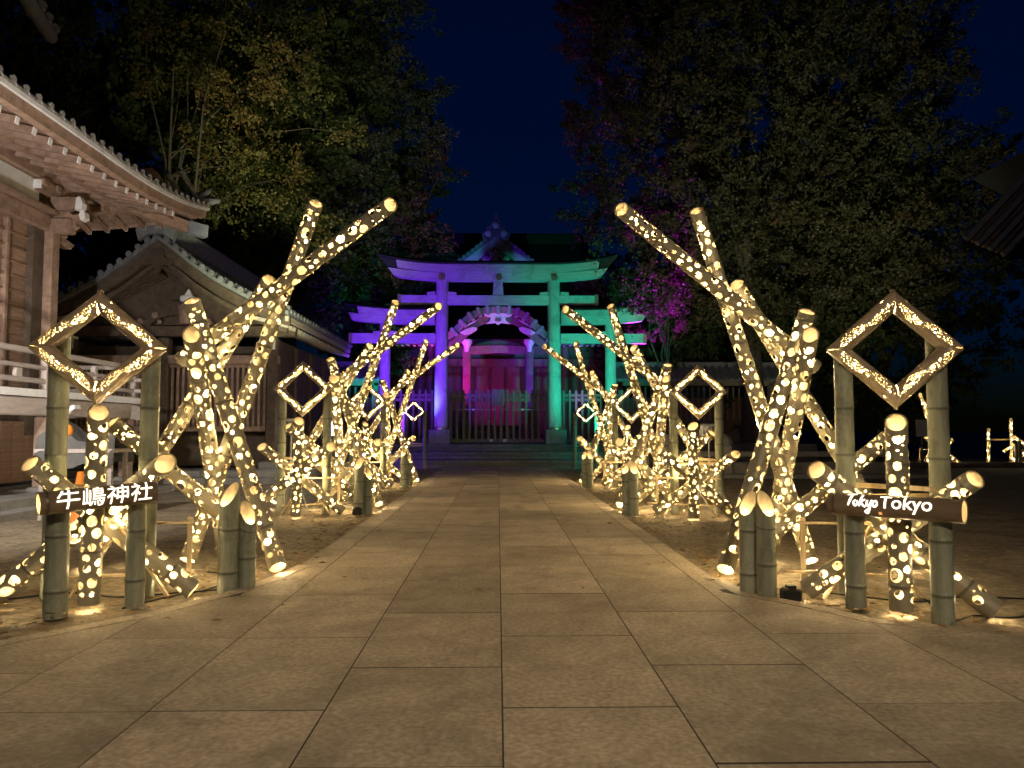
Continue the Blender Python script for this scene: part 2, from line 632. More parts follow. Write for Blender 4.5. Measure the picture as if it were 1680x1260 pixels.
def slab_mesh(pts, h=0.03):
    """chamfered flagstone from a flat outline"""
    mb = MB()
    n = len(pts)
    cx = sum(p[0] for p in pts) / n
    cy = sum(p[1] for p in pts) / n
    ch = 0.0006
    inn = []
    for (x, y) in pts:
        dx, dy = cx - x, cy - y
        L = math.hypot(dx, dy) or 1
        inn.append((x + math.copysign(min(ch, abs(dx)), dx), y + math.copysign(min(ch, abs(dy)), dy)))
    vs = [(x, y, -0.03) for x, y in pts] + [(x, y, h - 0.0006) for x, y in pts] + [(x, y, h) for x, y in inn]
    fs = [tuple(2 * n + i for i in range(n))]
    for r in range(2):
        for i in range(n):
            j = (i + 1) % n
            fs.append((r * n + i, r * n + j, r * n + n + j, r * n + n + i))
    mb.add(vs, fs)
    return mb.mesh("paving_slab", M['slab'])


def build_path():
    mb = MB()
    zb = 0.0294
    mb.add([(-1.70, -9, zb), (1.70, -9, zb), (1.70, PATH_END - .01, zb), (-1.70, PATH_END - .01, zb)], [(0, 1, 2, 3)])
    for s, fl in ((-1, FLARE_L), (1, FLARE_R)):
        for (a, b), (c, d) in zip(fl[1:], fl[2:]):
            mb.add([(s * a, -9, zb), (s * c, -9, zb), (s * c, d, zb), (s * a, b, zb)], [(0, 1, 2, 3)])
    bed = mb.build("path", M['bed'])
    tag(bed, kind='structure')
    g = 0.0036
    Ls = 1.128
    cols = [(-1.455, -0.722, 3.30), (-0.722, 0.02, 3.88), (0.02, 0.765, 3.32), (0.765, 1.53, 3.89)]
    rng = random.Random(5)
    rect = {}
    for ci, (x0, x1, y0) in enumerate(cols):
        w = x1 - x0 - 2 * g
        me = slab_mesh([(-w / 2, -Ls / 2 + g + .006), (w / 2, -Ls / 2 + g + .006), (w / 2, Ls / 2 - g), (-w / 2, Ls / 2 - g)])
        k = -11
        while y0 + k * Ls < PATH_END - 0.3:
            ya = y0 + k * Ls
            yb = ya + Ls
            if yb > PATH_END:
                w2 = w
                h = PATH_END - ya
                m2 = slab_mesh([(-w2 / 2, -h / 2 + g), (w2 / 2, -h / 2 + g), (w2 / 2, h / 2 - g), (-w2 / 2, h / 2 - g)])
                link("paving_slab", m2, bed, T((x0 + x1) / 2, (ya + PATH_END) / 2, rng.uniform(0, .001)))
            else:
                Mx = T((x0 + x1) / 2, (ya + yb) / 2, rng.uniform(0, .001))
                if rng.random() < .5:
                    Mx = Mx @ Matrix.Rotation(PI, 4, 'Z')
                Mx = Mx @ Matrix.Rotation(rng.uniform(-.0003, .0003), 4, 'X')
                link("paving_slab", me, bed, Mx)
            k += 1
    # border course along both straight edges, then the flared apron on each side
    for s, fl, xin, col in ((-1, FLARE_L, 1.455, 1), (1, FLARE_R, 1.53, 2)):
        x1 = 1.71
        me = None
        y = 6.1 if s < 0 else 5.7
        wd = x1 - xin - 2 * g
        me = slab_mesh([(-wd / 2, -Ls / 2 + g), (wd / 2, -Ls / 2 + g), (wd / 2, Ls / 2 - g), (-wd / 2, Ls / 2 - g)])
        while y < PATH_END - .6:
            link("border_stone", me, bed, T(s * (xin + x1) / 2, y + Ls / 2, rng.uniform(0, .001)))
            y += Ls
        xs = [xin, xin + .74, xin + 1.48, xin + 2.25, xin + 3.0, xin + 3.8, xin + 4.6]
        offs = [3.30, 3.82, 3.35, 3.8, 3.3, 3.9] if s < 0 else [3.34, 3.9, 3.3, 3.8, 3.4, 3.8]
        for i in range(len(xs) - 1):
            for k in range(-8, 4):
                ya = offs[i] + k * Ls
                yb = ya + Ls
                a, b = xs[i] + g, xs[i + 1] - g
                top = []
                for q in range(9):
                    x = a + (b - a) * q / 8
                    t = min(yb - g, yc(fl, x) if x > fl[0][0] else (6.1 if s < 0 else 5.7) - .01)
                    top.append((x, t))
                low = ya + g
                top = [p for p in top if p[1] > low + .02]
                if len(top) < 2:
                    continue
                poly = [(top[0][0], low), (top[-1][0], low)] + top[::-1]
                # drop collinear points
                cl = []
                for p in poly:
                    if len(cl) >= 2 and abs((cl[-1][0] - cl[-2][0]) * (p[1] - cl[-2][1]) - (cl[-1][1] - cl[-2][1]) * (p[0] - cl[-2][0])) < 1e-6:
                        cl[-1] = p
                    else:
                        cl.append(p)
                poly = [(s * x, y) for x, y in cl]
                if s < 0:
                    poly = poly[::-1]
                link("paving_slab", slab_mesh(poly), bed, T(0, 0, rng.uniform(0, .001)))
        # curved kerb course outside the apron
        pts = [Vector((s * a, b, 0)) for a, b in fl]
        dense = []
        for a, b in zip(pts, pts[1:]):
            for q in range(4):
                dense.append(a.lerp(b, q / 4))
        dense.append(pts[-1])
        for i in range(0, len(dense) - 4, 4):
            seg = dense[i:i + 5]
            outer = []
            inner = []
            for q, p in enumerate(seg):
                k = i + q
                t = (dense[min(k + 1, len(dense) - 1)] - dense[max(k - 1, 0)]).normalized()
                nn = Vector((t.y, -t.x, 0))
                if nn.x * s < 0:
                    nn = -nn
                inner.append(p + nn * 0.006)
                outer.append(p + nn * 0.125)
            poly = [(p.x, p.y) for p in inner] + [(p.x, p.y) for p in outer[::-1]]
            # keep winding counter-clockwise
            ar = sum(poly[q][0] * poly[(q + 1) % len(poly)][1] - poly[(q + 1) % len(poly)][0] * poly[q][1] for q in range(len(poly)))
            if ar < 0:
                poly = poly[::-1]
            link("kerb_stone", slab_mesh(poly, 0.034), bed)


build_path()


# ================================================================== bamboo
def perforated(L, r, seed=0, holes='random', nodes=None, wall=0.13, slant0=0.0, slant1=0.0, mats=None, taper=0.05,
               septum1=True, septum0=False, nseg=24, dens=1.0, mitre=None, dvs=.055, sept_d=.009):
    """hollow cane along +Z with real round holes cut through the wall. slant: how far (m) the cut
    runs down on the viewer's side. Returns a mesh: slot 0 skin, 1 inside, 2 septum."""
    rng = random.Random(seed)
    W = 2 * PI * r
    if nodes is None:
        nodes = []
        z = rng.uniform(.15, .4)
        while z < L - .08:
            nodes.append(z)
            z += rng.uniform(.30, .42)
    hl = []
    if holes == 'random':
        tries = 0
        area = L * W
        want = 0.28 * area * dens
        got = 0
        mg = .05
        sizes = [(.044, .13), (.036, .27), (.027, .30), (.018, .18), (.010, .12)]
        seq = []
        for q in range(900):
            t = rng.random()
            acc = 0
            for sz, pr in sizes:
                acc += pr
                if t <= acc:
                    seq.append(sz * rng.uniform(.88, 1.12) * (r / .07))
                    break
        seq = sorted(seq[:int(900)], reverse=False)
        rng.shuffle(seq)
        for sz in seq:
            if got > want:
                break
            for _ in range(30):
                u = rng.uniform(-W / 2 + sz + .004, W / 2 - sz - .004)
                v = rng.uniform(sz + mg, L - sz - mg)
                if any(abs(v - n) < sz * .35 + .004 for n in nodes):
                    continue
                if all((u - a) ** 2 + (v - b) ** 2 > (sz + c + .0135) ** 2 for a, b, c in hl):
                    hl.append((u, v, sz))
                    got += PI * sz * sz
                    break
    elif holes:
        hl = list(holes)
    rows = set()
    nrow = max(2, int(L / dvs))
    for i in range(nrow + 1):
        rows.add(round(L * i / nrow, 5))
    for n in nodes:
        for d in (-.022, -.010, -.003, .004, .012, .024):
            if 0.004 < n + d < L - .004:
                rows.add(round(n + d, 5))
    rows = sorted(rows)
    clean = [rows[0]]
    for v in rows[1:]:
        if v - clean[-1] > .0035:
            clean.append(v)
    if clean[-1] < L - 1e-6:
        clean[-1] = round(L, 5) if L - clean[-1] < .0035 else clean[-1]
        if clean[-1] < L - 1e-6:
            clean.append(round(L, 5))
    rows = clean
    pts, edges = [], []
    ha = np.array(hl) if hl else np.zeros((0, 3))
    for v in rows:
        for k in range(nseg + 1):
            u = -W / 2 + W * k / nseg
            if len(ha) and 0 < k < nseg:
                if np.any((ha[:, 0] - u) ** 2 + (ha[:, 1] - v) ** 2 < (ha[:, 2] * 1.06 + .002) ** 2):
                    continue
            pts.append((u, v))
    for (u, v, s) in hl:
        ns = 8 if s < .008 else (12 if s < .016 else 18)
        b = len(pts)
        for k in range(ns):
            a = 2 * PI * k / ns
            pts.append((u + s * math.cos(a), v + s * math.sin(a)))
        for k in range(ns):
            edges.append((b + k, b + (k + 1) % ns))
    vo, eo, fo, ov, oe, of = delaunay_2d_cdt([Vector(p) for p in pts], edges, [], 0, 1e-6)
    V = np.array([(p[0], p[1]) for p in vo])
    Fc = np.array([f for f in fo])
    cen = V[Fc].mean(axis=1)
    keep = np.ones(len(Fc), bool)
    for (u, v, s) in hl:
        keep &= ~(((cen[:, 0] - u) ** 2 + (cen[:, 1] - v) ** 2) < (s * .97) ** 2)
    Fc = Fc[keep]
    # weld the seam
    mp = np.arange(len(V))
    right = {round(float(V[i, 1]), 4): i for i in range(len(V)) if V[i, 0] > W / 2 - 1e-5}
    left = {round(float(V[i, 1]), 4): i for i in range(len(V)) if V[i, 0] < -W / 2 + 1e-5}
    for v, i in right.items():
        if v in left:
            mp[i] = left[v]
    Fc = mp[Fc]
    used = np.unique(Fc)
    re = -np.ones(len(V), int)
    re[used] = np.arange(len(used))
    Fc = re[Fc]
    V = V[used]
    th = V[:, 0] / r
    rad = r * (1 - taper * V[:, 1] / L)
    nodeat = np.zeros(len(V))
    bump = np.zeros(len(V))
    for n in nodes:
        d = V[:, 1] - n
        bump += .07 * r * np.exp(-(d / .010) ** 2) - .03 * r * np.exp(-((d + .006) / .004) ** 2)
        nodeat = np.maximum(nodeat, .95 * np.exp(-((d + .004) / .008) ** 2))
    z = V[:, 1].copy()
    cosv = np.cos(th)      # theta 0 looks to the viewer (-Y)
    if mitre is None:
        if slant1:
            wgt = np.clip((z - (L - max(.25, abs(slant1) * 1.6))) / max(.25, abs(slant1) * 1.6), 0, 1)
            z -= wgt * slant1 * (cosv + 1) * .5
        if slant0:
            wgt = np.clip(1 - z / max(.25, abs(slant0) * 1.6), 0, 1)
            z += wgt * slant0 * (cosv + 1) * .5
    else:
        # mitre = (cot at bottom, cot at top) measured along local X
        lx = np.sin(th) * r
        z = z * (L + lx * (mitre[0] + mitre[1])) / L - lx * mitre[0]
    ro = rad + bump
    ri = rad * (1 - wall)
    out = np.stack([ro * np.sin(th), -ro * np.cos(th), z], 1)
    inn = np.stack([ri * np.sin(th), -ri * np.cos(th), z], 1)
    n = len(V)
    # boundary edges
    e = np.concatenate([Fc[:, [0, 1]], Fc[:, [1, 2]], Fc[:, [2, 0]]])
    key = {}
    for a, b in e:
        k = (a, b) if a < b else (b, a)
        if k in key:
            key[k] = None
        else:
            key[k] = (a, b)
    rim = [v for v in key.values() if v is not None]
    verts = np.concatenate([out, inn])
    faces = [tuple(f) for f in Fc] + [(f[2] + n, f[1] + n, f[0] + n) for f in Fc]
    mi = [0] * len(Fc) + [1] * len(Fc)
    for a, b in rim:
        faces.append((b, a, a + n, b + n))
        mi.append(1)
    vl = verts.tolist()
    nodea = np.concatenate([nodeat, np.zeros(n)]).tolist()
    for on, zc, sl, up in ((septum1, L - sept_d, slant1, 1), (septum0, sept_d, slant0, -1)):
        if on and mitre is None:
            b = len(vl)
            rs = r * (1 - taper * zc / L) * (1 - wall) * .998
            vl.append((0, 0, zc - (sl * .5 * up) + .006 * up))
            for k in range(nseg):
                a = 2 * PI * k / nseg
                vl.append((rs * math.sin(a), -rs * math.cos(a), zc - up * sl * (math.cos(a) + 1) * .5))
            for k in range(nseg):
                faces.append((b, b + 1 + k, b + 1 + (k + 1) % nseg))
                mi.append(2)
            nodea += [0] * (nseg + 1)
    me = bpy.data.meshes.new("bamboo_cane")
    me.from_pydata(vl, [], faces)
    mats = mats or [M['bamboo'], M['bamboo_in'], M['septum']]
    for m in mats:
        me.materials.append(m)
    me.polygons.foreach_set("material_index", mi)
    at = me.attributes.new("node", 'FLOAT', 'POINT')
    at.data.foreach_set("value", nodea)
    me.polygons.foreach_set("use_smooth", [True] * len(me.polygons))
    me.set_sharp_from_angle(angle=R(38))
    me.update()
    return me


def led_mesh(L, step=.16, rb=.015, off=.030, seed=0, z0=.05, z1=.24, mt=None, end=True):
    rng = random.Random(seed)
    mb = MB()
    z = z0
    pts = []
    while z < L - z1:
        a = rng.uniform(0, 2 * PI)
        c = (off * math.cos(a), off * math.sin(a), z)
        pts.append(c)
        s = rb * rng.uniform(.85, 1.15)
        mb.add([(c[0] + s, c[1], c[2]), (c[0], c[1] + s, c[2]), (c[0] - s, c[1], c[2]), (c[0], c[1] - s, c[2]), (c[0], c[1], c[2] + s), (c[0], c[1], c[2] - s)],
               [(0, 1, 4), (1, 2, 4), (2, 3, 4), (3, 0, 4), (1, 0, 5), (2, 1, 5), (3, 2, 5), (0, 3, 5)], 0)
        z += step * rng.uniform(.75, 1.5)
    zl = L - .20
    if end and zl > z0:
        s = rb * 1.1
        mb.add([(s, 0, zl), (0, s, zl), (-s, 0, zl), (0, -s, zl), (0, 0, zl + s), (0, 0, zl - s)],
               [(0, 1, 4), (1, 2, 4), (2, 3, 4), (3, 0, 4), (1, 0, 5), (2, 1, 5), (3, 2, 5), (0, 3, 5)], 0)
    if len(pts) > 1:
        mb.tube([(p[0] * .6, p[1] * .6, p[2]) for p in pts], .0025, 3, 1)
    me = mb.mesh("led_string", [mt or M['led'], M['wire']], fix=False)
    return me


def axis_matrix(p0, p1, face=None):
    """Z along p0->p1, local -Y turned to the viewer"""
    p0, p1 = Vector(p0), Vector(p1)
    z = (p1 - p0).normalized()
    c = face if face is not None else (CAM - (p0 + p1) / 2)
    f = Vector(c) - z * z.dot(Vector(c))
    y = -f.normalized()
    x = y.cross(z)
    m = Matrix((x, y, z)).transposed().to_4x4()
    m.translation = p0
    return m


SEED = [100]


def cane(root, p0, p1, r=.0685, name="pole", lit=True, **kw):
    """a lit perforated cane from p0 (bottom) to p1, child of root"""
    SEED[0] += 1
    L = (Vector(p1) - Vector(p0)).length
    me = perforated(L, r, seed=SEED[0], **kw)
    Mx = T(*(-root.location)) @ axis_matrix(p0, p1)
    o = link(name, me, root, Mx)
    if lit:
        link("led_string", led_mesh(L, seed=SEED[0]), o)
    return o


def plain_cane(root, p0, p1, r, name="post", nodes=None, mats=None, slant1=0.0, septum1=True, seed=0, face=None, wall=.13, sept_d=.03):
    L = (Vector(p1) - Vector(p0)).length
    me = perforated(L, r, seed=seed, holes=None, nodes=nodes, mats=mats or [M['bamboo_green'], M['bamboo_in'], M['bamboo_in']],
                    slant1=slant1, septum1=septum1, taper=.04, dvs=.09, wall=wall, sept_d=sept_d)
    return link(name, me, root, T(*(-root.location)) @ axis_matrix(p0, p1, face))


SPACING = 5.3


def copies(root, ks, labels, jit=4):
    outl = [root]
    for k, lb in zip(ks, labels):
        c = copy_tree(root)
        c.location = root.location + Vector((0, SPACING * k, 0))
        c.rotation_euler = (0, 0, R(((k * 37) % 7 - 3) * jit / 3))
        c['label'] = lb
        outl.append(c)
    return outl


# ------------------------------------------------------------------ tall crossed bundles
def tall_bundle(side, spec, label):
    gp = [q for q in spec]
    cx = -2.1 if side == 'l' else 2.1
    root = empty("tall_bamboo_bundle", (cx, 6.4, 0), label, "bamboo lantern", "tall crossed bamboo lantern bundles")
    for (a, b, rr) in spec:
        pa = P(*a)
        pb = P(*b) if len(b) == 3 else G(b[0], b[1])
        if len(b) == 2:
            pb = pb + (pa - pb).normalized() * 0.0
            pb.z = .05
        cane(root, pb, pa, rr, slant1=.09, slant0=.07 if len(b) == 2 else 0.0)
    # cross battens hidden in the crossing
    return root


right_spec = [((1012, 338, 6.3), (1338, 604, 6.62), .0685), ((1140, 338, 6.75), (1332, 937), .068), ((1204, 460, 6.78), (1487, 935), .069),
              ((1327, 503, 6.37), (1188, 952), .0735), ((1331, 540, 6.08), (1262, 920), .0735), ((1464, 711, 6.4), (1268, 874, 6.36), .069)]
left_spec = [((648, 330, 6.3), (296, 592, 6.62), .068), ((521, 326, 6.75), (305, 935), .068), ((447, 453, 6.78), (145, 935), .069),
             ((312, 485, 6.40), (458, 948), .0725), ((313, 540, 6.08), (370, 920), .0735), ((176, 688, 6.4), (364, 843, 6.36), .069)]
tall_r = tall_bundle('r', right_spec, "tall crossed bundle of lit hole-punched bamboo behind the Tokyo Tokyo sign")
tall_l = tall_bundle('l', left_spec, "tall crossed bundle of lit hole-punched bamboo behind the kanji shrine sign")
copies(tall_r, (1, 2), ("second tall lit bamboo bundle along the right edge of the path", "third tall lit bamboo bundle on the right, nearest the green side of the torii"))
copies(tall_l, (1, 2), ("second tall lit bamboo bundle along the left edge of the path", "third tall lit bamboo bundle on the left, nearest the purple side of the torii"))


# ------------------------------------------------------------------ low star bundles
def star(side, label):
    if side == 'r':
        cx, cy = 2.62, 5.1
    else:
        cx, cy = -2.65, 5.2
    root = empty("star_bamboo_bundle", (cx, cy, 0), label, "bamboo lantern", "low star-shaped bamboo lantern bundles")
    if side == 'r':
        b = G(1479, 1008)
        t = P(1470, 678, b.y)
        cane(root, (b.x, b.y, .03), t, .0735, slant1=.115, septum1=True)
        cane(root, G(1632, 1002, .05), P(1328, 762, 5.42), .0735, slant1=.11)
        cane(root, G(1322, 968, .06), P(1612, 778, 5.2), .0735, slant1=.11)
    else:
        b = G(145, 998)
        t = P(163, 662, b.y)
        cane(root, (b.x, b.y, .03), t, .0715, slant1=.115, septum1=True)
        cane(root, G(318, 968, .05), P(38, 752, 5.5), .0725, slant1=.11)
        cane(root, G(-12, 978, .06), P(282, 752, 5.4), .0725, slant1=.11)
    # timber stakes and rails that hold the canes
    mt = M['batten']
    sx = 1 if side == 'r' else -1
    for (a, c) in (((-.42, .55, .52), (.55, .62, .50)), ((-.30, .42, .0), (.12, .40, .62)), ((.42, .45, .0), (.02, .47, .60)), ((-.5, .6, .16), (.5, .55, .12)), ((-.36, .62, 0), (-.36, .62, .55))):
        mb = MB().bar((a[0] * sx, a[1], a[2]), (c[0] * sx, c[1], c[2]), .034, .018)
        mb.build("batten", mt, root)
    return root


star_r = star('r', "low star of three lit bamboo canes behind the Tokyo Tokyo sign")
star_l = star('l', "low star of three lit bamboo canes behind the kanji shrine sign")
star_r2 = copies(star_r, (1, 2), ("low star of three lit canes beside the second pair of right-hand posts", "farthest low star of lit canes on the right of the path"))
star_l2 = copies(star_l, (1, 2), ("low star of three lit canes beside the second pair of left-hand posts", "farthest low star of lit canes on the left of the path"))


for rt in star_r2[1:] + star_l2[1:]:      # the farther bundles carry two more low canes
    sx = 1 if rt.location.x > 0 else -1
    o_ = rt.location
    cane(rt, o_ + Vector((-.75 * sx, .95, .06)), o_ + Vector((.35 * sx, 1.0, .95)), .07, slant1=.1)
    cane(rt, o_ + Vector((.10 * sx, 1.25, .06)), o_ + Vector((-.85 * sx, 1.2, 1.05)), .07, slant1=.1)


# ------------------------------------------------------------------ short slant-cut post pairs
def post_pair(side, label):
    if side == 'l':
        sp = [((373, 974), 792, .0735, -.5), ((404, 970), 822, .064, .8)]
    else:
        sp = [((1230, 977), 806, .0685, -.85), ((1259, 984), 806, .068, .25)]
    c = G((sp[0][0][0] + sp[1][0][0]) / 2, 977)
    root = empty("slant_cut_posts", (c.x, c.y, 0), label, "bamboo posts", "pairs of slant-cut bamboo posts beside the path")
    for i, (b, ty, r, tw) in enumerate(sp):
        pb = G(*b)
        pt = P(b[0], ty, pb.y)
        face = Vector((math.sin(tw), -math.cos(tw), 0))
        H = pt.z
        o = plain_cane(root, (pb.x, pb.y, 0), (pb.x, pb.y, H), r, nodes=[.16 + .09 * i, .47 + .05 * i], slant1=.17, septum1=False, seed=40 + i, face=face)
        mb = MB()
        s = .014
        c3 = (0.01, .015, H - .21)
        mb.lathe([(s * .4, -s), (s, -s * .3), (s, s * .4), (s * .5, s)], 8, 0, c3)
        mb.lathe([(r * .82, -.02), (r * .82, -.016)], 16, 1, c3)
        mb.build("led_lamp", [M['led'], M['septum']], o)
    return root


pair_l = post_pair('l', "pair of short slant-cut bamboo posts nearest the camera on the left path edge")
pair_r = post_pair('r', "pair of short slant-cut bamboo posts nearest the camera on the right path edge")
copies(pair_l, (1, 2), ("second pair of slant-cut bamboo posts along the left path edge", "third, farthest pair of slant-cut posts on the left path edge"), 10)
copies(pair_r, (1, 2), ("second pair of slant-cut bamboo posts along the right path edge", "third, farthest pair of slant-cut posts on the right path edge"), 10)


# ------------------------------------------------------------------ diamond frames on two posts
def dots(L, r, sgn):
    """lens-shaped drifts of drilled dots with a small star where they meet"""
    rng = random.Random(9)
    hl = []

    def put(u, v, s):
        if abs(u) < PI * r - s - .004 and .012 < v < L - .012 and all((u - a) ** 2 + (v - b) ** 2 > (s + c + .0040) ** 2 for a, b, c in hl):
            hl.append((u, v, s))
    for q in range(12):
        v = .5 * L
        put((q - 5.5) * .0085, v + (q - 5.5) * .002, .0028)
        put(0.002, v + (q - 5.5) * .0085, .0028)
    for half in (0, 1):
        n = 0
        for _ in range(5200):
            t = rng.random()
            v = (.035 + .465 * t + half * .465) * L
            wdt = .031 * math.sin(PI * t) ** .8 + .004
            mid = sgn * (.026 * math.sin(2 * PI * (t * .5 + half * .5)) * (1 if half == 0 else 1))
            u = mid + rng.uniform(-1, 1) * wdt
            s = rng.choice([.0046, .0052, .0060, .0074])
            put(u, v, s)
    put(r * 1.05 * 1, L * .2, .011)
    put(r * 1.05 * 1, L * .8, .011)
    return hl


DM = {}


def diamond(side, label, k=0, hw=.475, hh=.425, center=None, posts=None, zc=1.79):
    root = empty("diamond_bamboo_frame", (center[0], center[1], 0), label, "bamboo frame", "glowing diamond bamboo frames on posts")
    r = .063 * hw / .475
    c = Vector((0, 0, zc))
    # centre-line rhombus
    diag = math.hypot(hw, hh)
    ins = r * .96
    fx = hw - ins * diag / hh
    fz = hh - ins * diag / hw
    cor = [Vector((0, 0, fz)), Vector((fx, 0, 0)), Vector((0, 0, -fz)), Vector((-fx, 0, 0))]
    yaw = Matrix.Rotation(-math.atan2(center[0], center[1]) * .35, 4, 'Z')
    ang_top = math.atan2(fx, fz)      # half interior angle at top/bottom
    ang_side = PI / 2 - ang_top
    for i in range(4):
        a, b = cor[i], cor[(i + 1) % 4]
        L = (b - a).length
        key = (round(hw, 3), i % 2)
        if key not in DM:
            c0 = 1 / math.tan(ang_top if i % 2 == 0 else ang_side)
            c1 = 1 / math.tan(ang_side if i % 2 == 0 else ang_top)
            DM[key] = perforated(L, r, holes=dots(L, r, 1 if i % 2 == 0 else -1), nodes=[], mats=[M['bamboo_gold'], M['bamboo_in'], M['septum']],
                                 taper=0, mitre=(c0 * .97, c1 * .97), wall=.10, dvs=.05)
        zax = (b - a).normalized()
        y = Vector((0, 1, 0))
        x = y.cross(zax)
        # local +X must point away from the rhombus centre
        mid = (a + b) / 2
        m = Matrix((x, y, zax)).transposed().to_4x4()
        m.translation = a
        if x.dot(mid) < 0:
            zax = -zax
            x = y.cross(zax)
            m = Matrix((x, y, zax)).transposed().to_4x4()
            m.translation = b
        o = link("frame_side", DM[key], root, yaw @ T(0, 0, zc) @ m)
        lk = ('led', round(hw, 3))
        if lk not in DM:
            DM[lk] = led_mesh(L, step=.055, rb=.011, off=.008, seed=4, z0=.04, z1=.03, mt=M['led_small'], end=False)
        link("led_string", DM[lk], o)
    for i, (px, py, top, r2) in enumerate(posts):
        plain_cane(root, (center[0] + px, center[1] + py, 0), (center[0] + px, center[1] + py, top), r2, nodes=[.28 + .05 * i, .66 + .02 * i, 1.02 - .03 * i, 1.36][:4], seed=70 + i)
    s = 1
    mb = MB().bar((posts[0][0], posts[0][1] - .02, .80), (posts[1][0], posts[1][1] - .03, .76), .02, .036)
    mb.build("batten", M['batten'], root)
    mb = MB().bar((posts[0][0], posts[0][1] + .09, .70), (posts[1][0], posts[1][1] + .09, .71), .02, .036)
    mb.build("batten", M['batten'], root)
    return root


cR = P(1467, 573, 5.5)
cL = P(162, 571, 5.5)
pR = [(P(1386, 600, 5.62).x - cR.x, .15, P(1386, 585, 5.65).z, .068), (P(1540, 600, 5.62).x - cR.x, .15, P(1537, 548, 5.65).z, .074)]
pL = [(P(90, 700, 5.62).x - cL.x, .15, P(92, 545, 5.65).z, .073), (P(242, 700, 5.62).x - cL.x, .15, P(242, 583, 5.65).z, .066)]
dia_r = diamond('r', "glowing diamond bamboo frame above the Tokyo Tokyo sign", 0, .475, .430, (cR.x, 5.5), pR, cR.z)
dia_l = diamond('l', "glowing diamond bamboo frame above the kanji shrine sign", 0, .465, .405, (cL.x, 5.5), pL, cL.z)
for side, sx, lb in (('r', 1, ("second glowing diamond frame on the right of the path", "third glowing diamond frame on the right, seen through the lit bundles", "last glowing diamond frame on the right, beside the green torii leg")),
                     ('l', -1, ("second glowing diamond frame on the left of the path", "third glowing diamond frame on the left, seen through the lit bundles", "last glowing diamond frame on the left, beside the purple torii leg"))):
    for k in (1, 2, 3):
        px, py, d = {('r', 1): (1146, 643, 10.95), ('r', 2): (1036, 664, 16.2), ('r', 3): (961, 677, 23.6), ('l', 1): (497, 638, 10.95), ('l', 2): (603, 659, 16.2), ('l', 3): (679, 675, 23.6)}[(side, k)]
        c = P(px, py, d)
        h = .41 if k < 3 else .345
        hp = c.z + .02
        diamond(side, lb[k - 1], k, h, h * .97, (c.x, d), [(-.33, .15, hp, .062), (.33 if side == 'r' else .32, .15, hp - .02, .062)], c.z)


# ------------------------------------------------------------------ lettered signs
def text_mesh(body, size, shear=0.0, offset=0.0, spacing=1.0):
    cu = bpy.data.curves.new("letters", 'FONT')
    cu.body = body
    cu.size = size
    cu.shear = shear
    cu.offset = offset
    cu.space_character = spacing
    cu.resolution_u = 3
    o = bpy.data.objects.new("letters_tmp", cu)
    COL.objects.link(o)
    dg = bpy.context.evaluated_depsgraph_get()
    me = bpy.data.meshes.new_from_object(o.evaluated_get(dg))
    bpy.data.objects.remove(o)
    bpy.data.curves.remove(cu)
    vs = [(v.co.x, v.co.y) for v in me.vertices]
    fs = [tuple(p.vertices) for p in me.polygons]
    bpy.data.meshes.remove(me)
    return vs, fs


def brush(strokes, wmax):
    """brush lettering: each stroke is a polyline with pressure; returns flat verts and faces"""
    vs, fs = [], []
    for st in strokes:
        pts = [Vector((p[0], p[1])) for p in st]
        pr = [p[2] if len(p) > 2 else 1.0 for p in st]
        # Catmull-Rom resample
        q, qp = [], []
        for i in range(len(pts) - 1):
            p0 = pts[max(i - 1, 0)]
            p1, p2 = pts[i], pts[i + 1]
            p3 = pts[min(i + 2, len(pts) - 1)]
            for s in range(5):
                t = s / 5
                q.append(.5 * ((2 * p1) + (p2 - p0) * t + (2 * p0 - 5 * p1 + 4 * p2 - p3) * t * t + (3 * p1 - p0 - 3 * p2 + p3) * t ** 3))
                qp.append(pr[i] + (pr[i + 1] - pr[i]) * t)
        q.append(pts[-1])
        qp.append(pr[-1])
        b = len(vs)
        for i, p in enumerate(q):
            t = (q[min(i + 1, len(q) - 1)] - q[max(i - 1, 0)])
            if t.length < 1e-9:
                t = Vector((1, 0))
            t.normalize()
            nrm = Vector((-t.y, t.x)) * wmax * qp[i] * .5
            vs.append(tuple(p + nrm))
            vs.append(tuple(p - nrm))
        for i in range(len(q) - 1):
            fs.append((b + 2 * i, b + 2 * i + 1, b + 2 * i + 3, b + 2 * i + 2))
    return vs, fs


def wrap_letters(vs, fs, r, x0, z0, proud=.0022):
    """lay flat letters on the viewer's side of a cane (cane axis = local Z; reading direction = +Z)"""
    bm = bmesh.new()
    bv = [bm.verts.new((x, y, 0)) for x, y in vs]
    for f in fs:
        try:
            bm.faces.new([bv[i] for i in f])
        except ValueError:
            pass
    bmesh.ops.triangulate(bm, faces=bm.faces)
    for _ in range(3):
        es = [e for e in bm.edges if abs(e.verts[0].co.y - e.verts[1].co.y) > .016]
        if not es:
            break
        bmesh.ops.subdivide_edges(bm, edges=es, cuts=1)
        bmesh.ops.triangulate(bm, faces=bm.faces)
    for v in bm.verts:
        along = v.co.x + x0
        a = (v.co.y + z0) / r
        v.co = Vector((-(r + proud) * math.sin(a), -(r + proud) * math.cos(a), along))
    me = bpy.data.meshes.new("lettering")
    bm.to_mesh(me)
    bm.free()
    return me


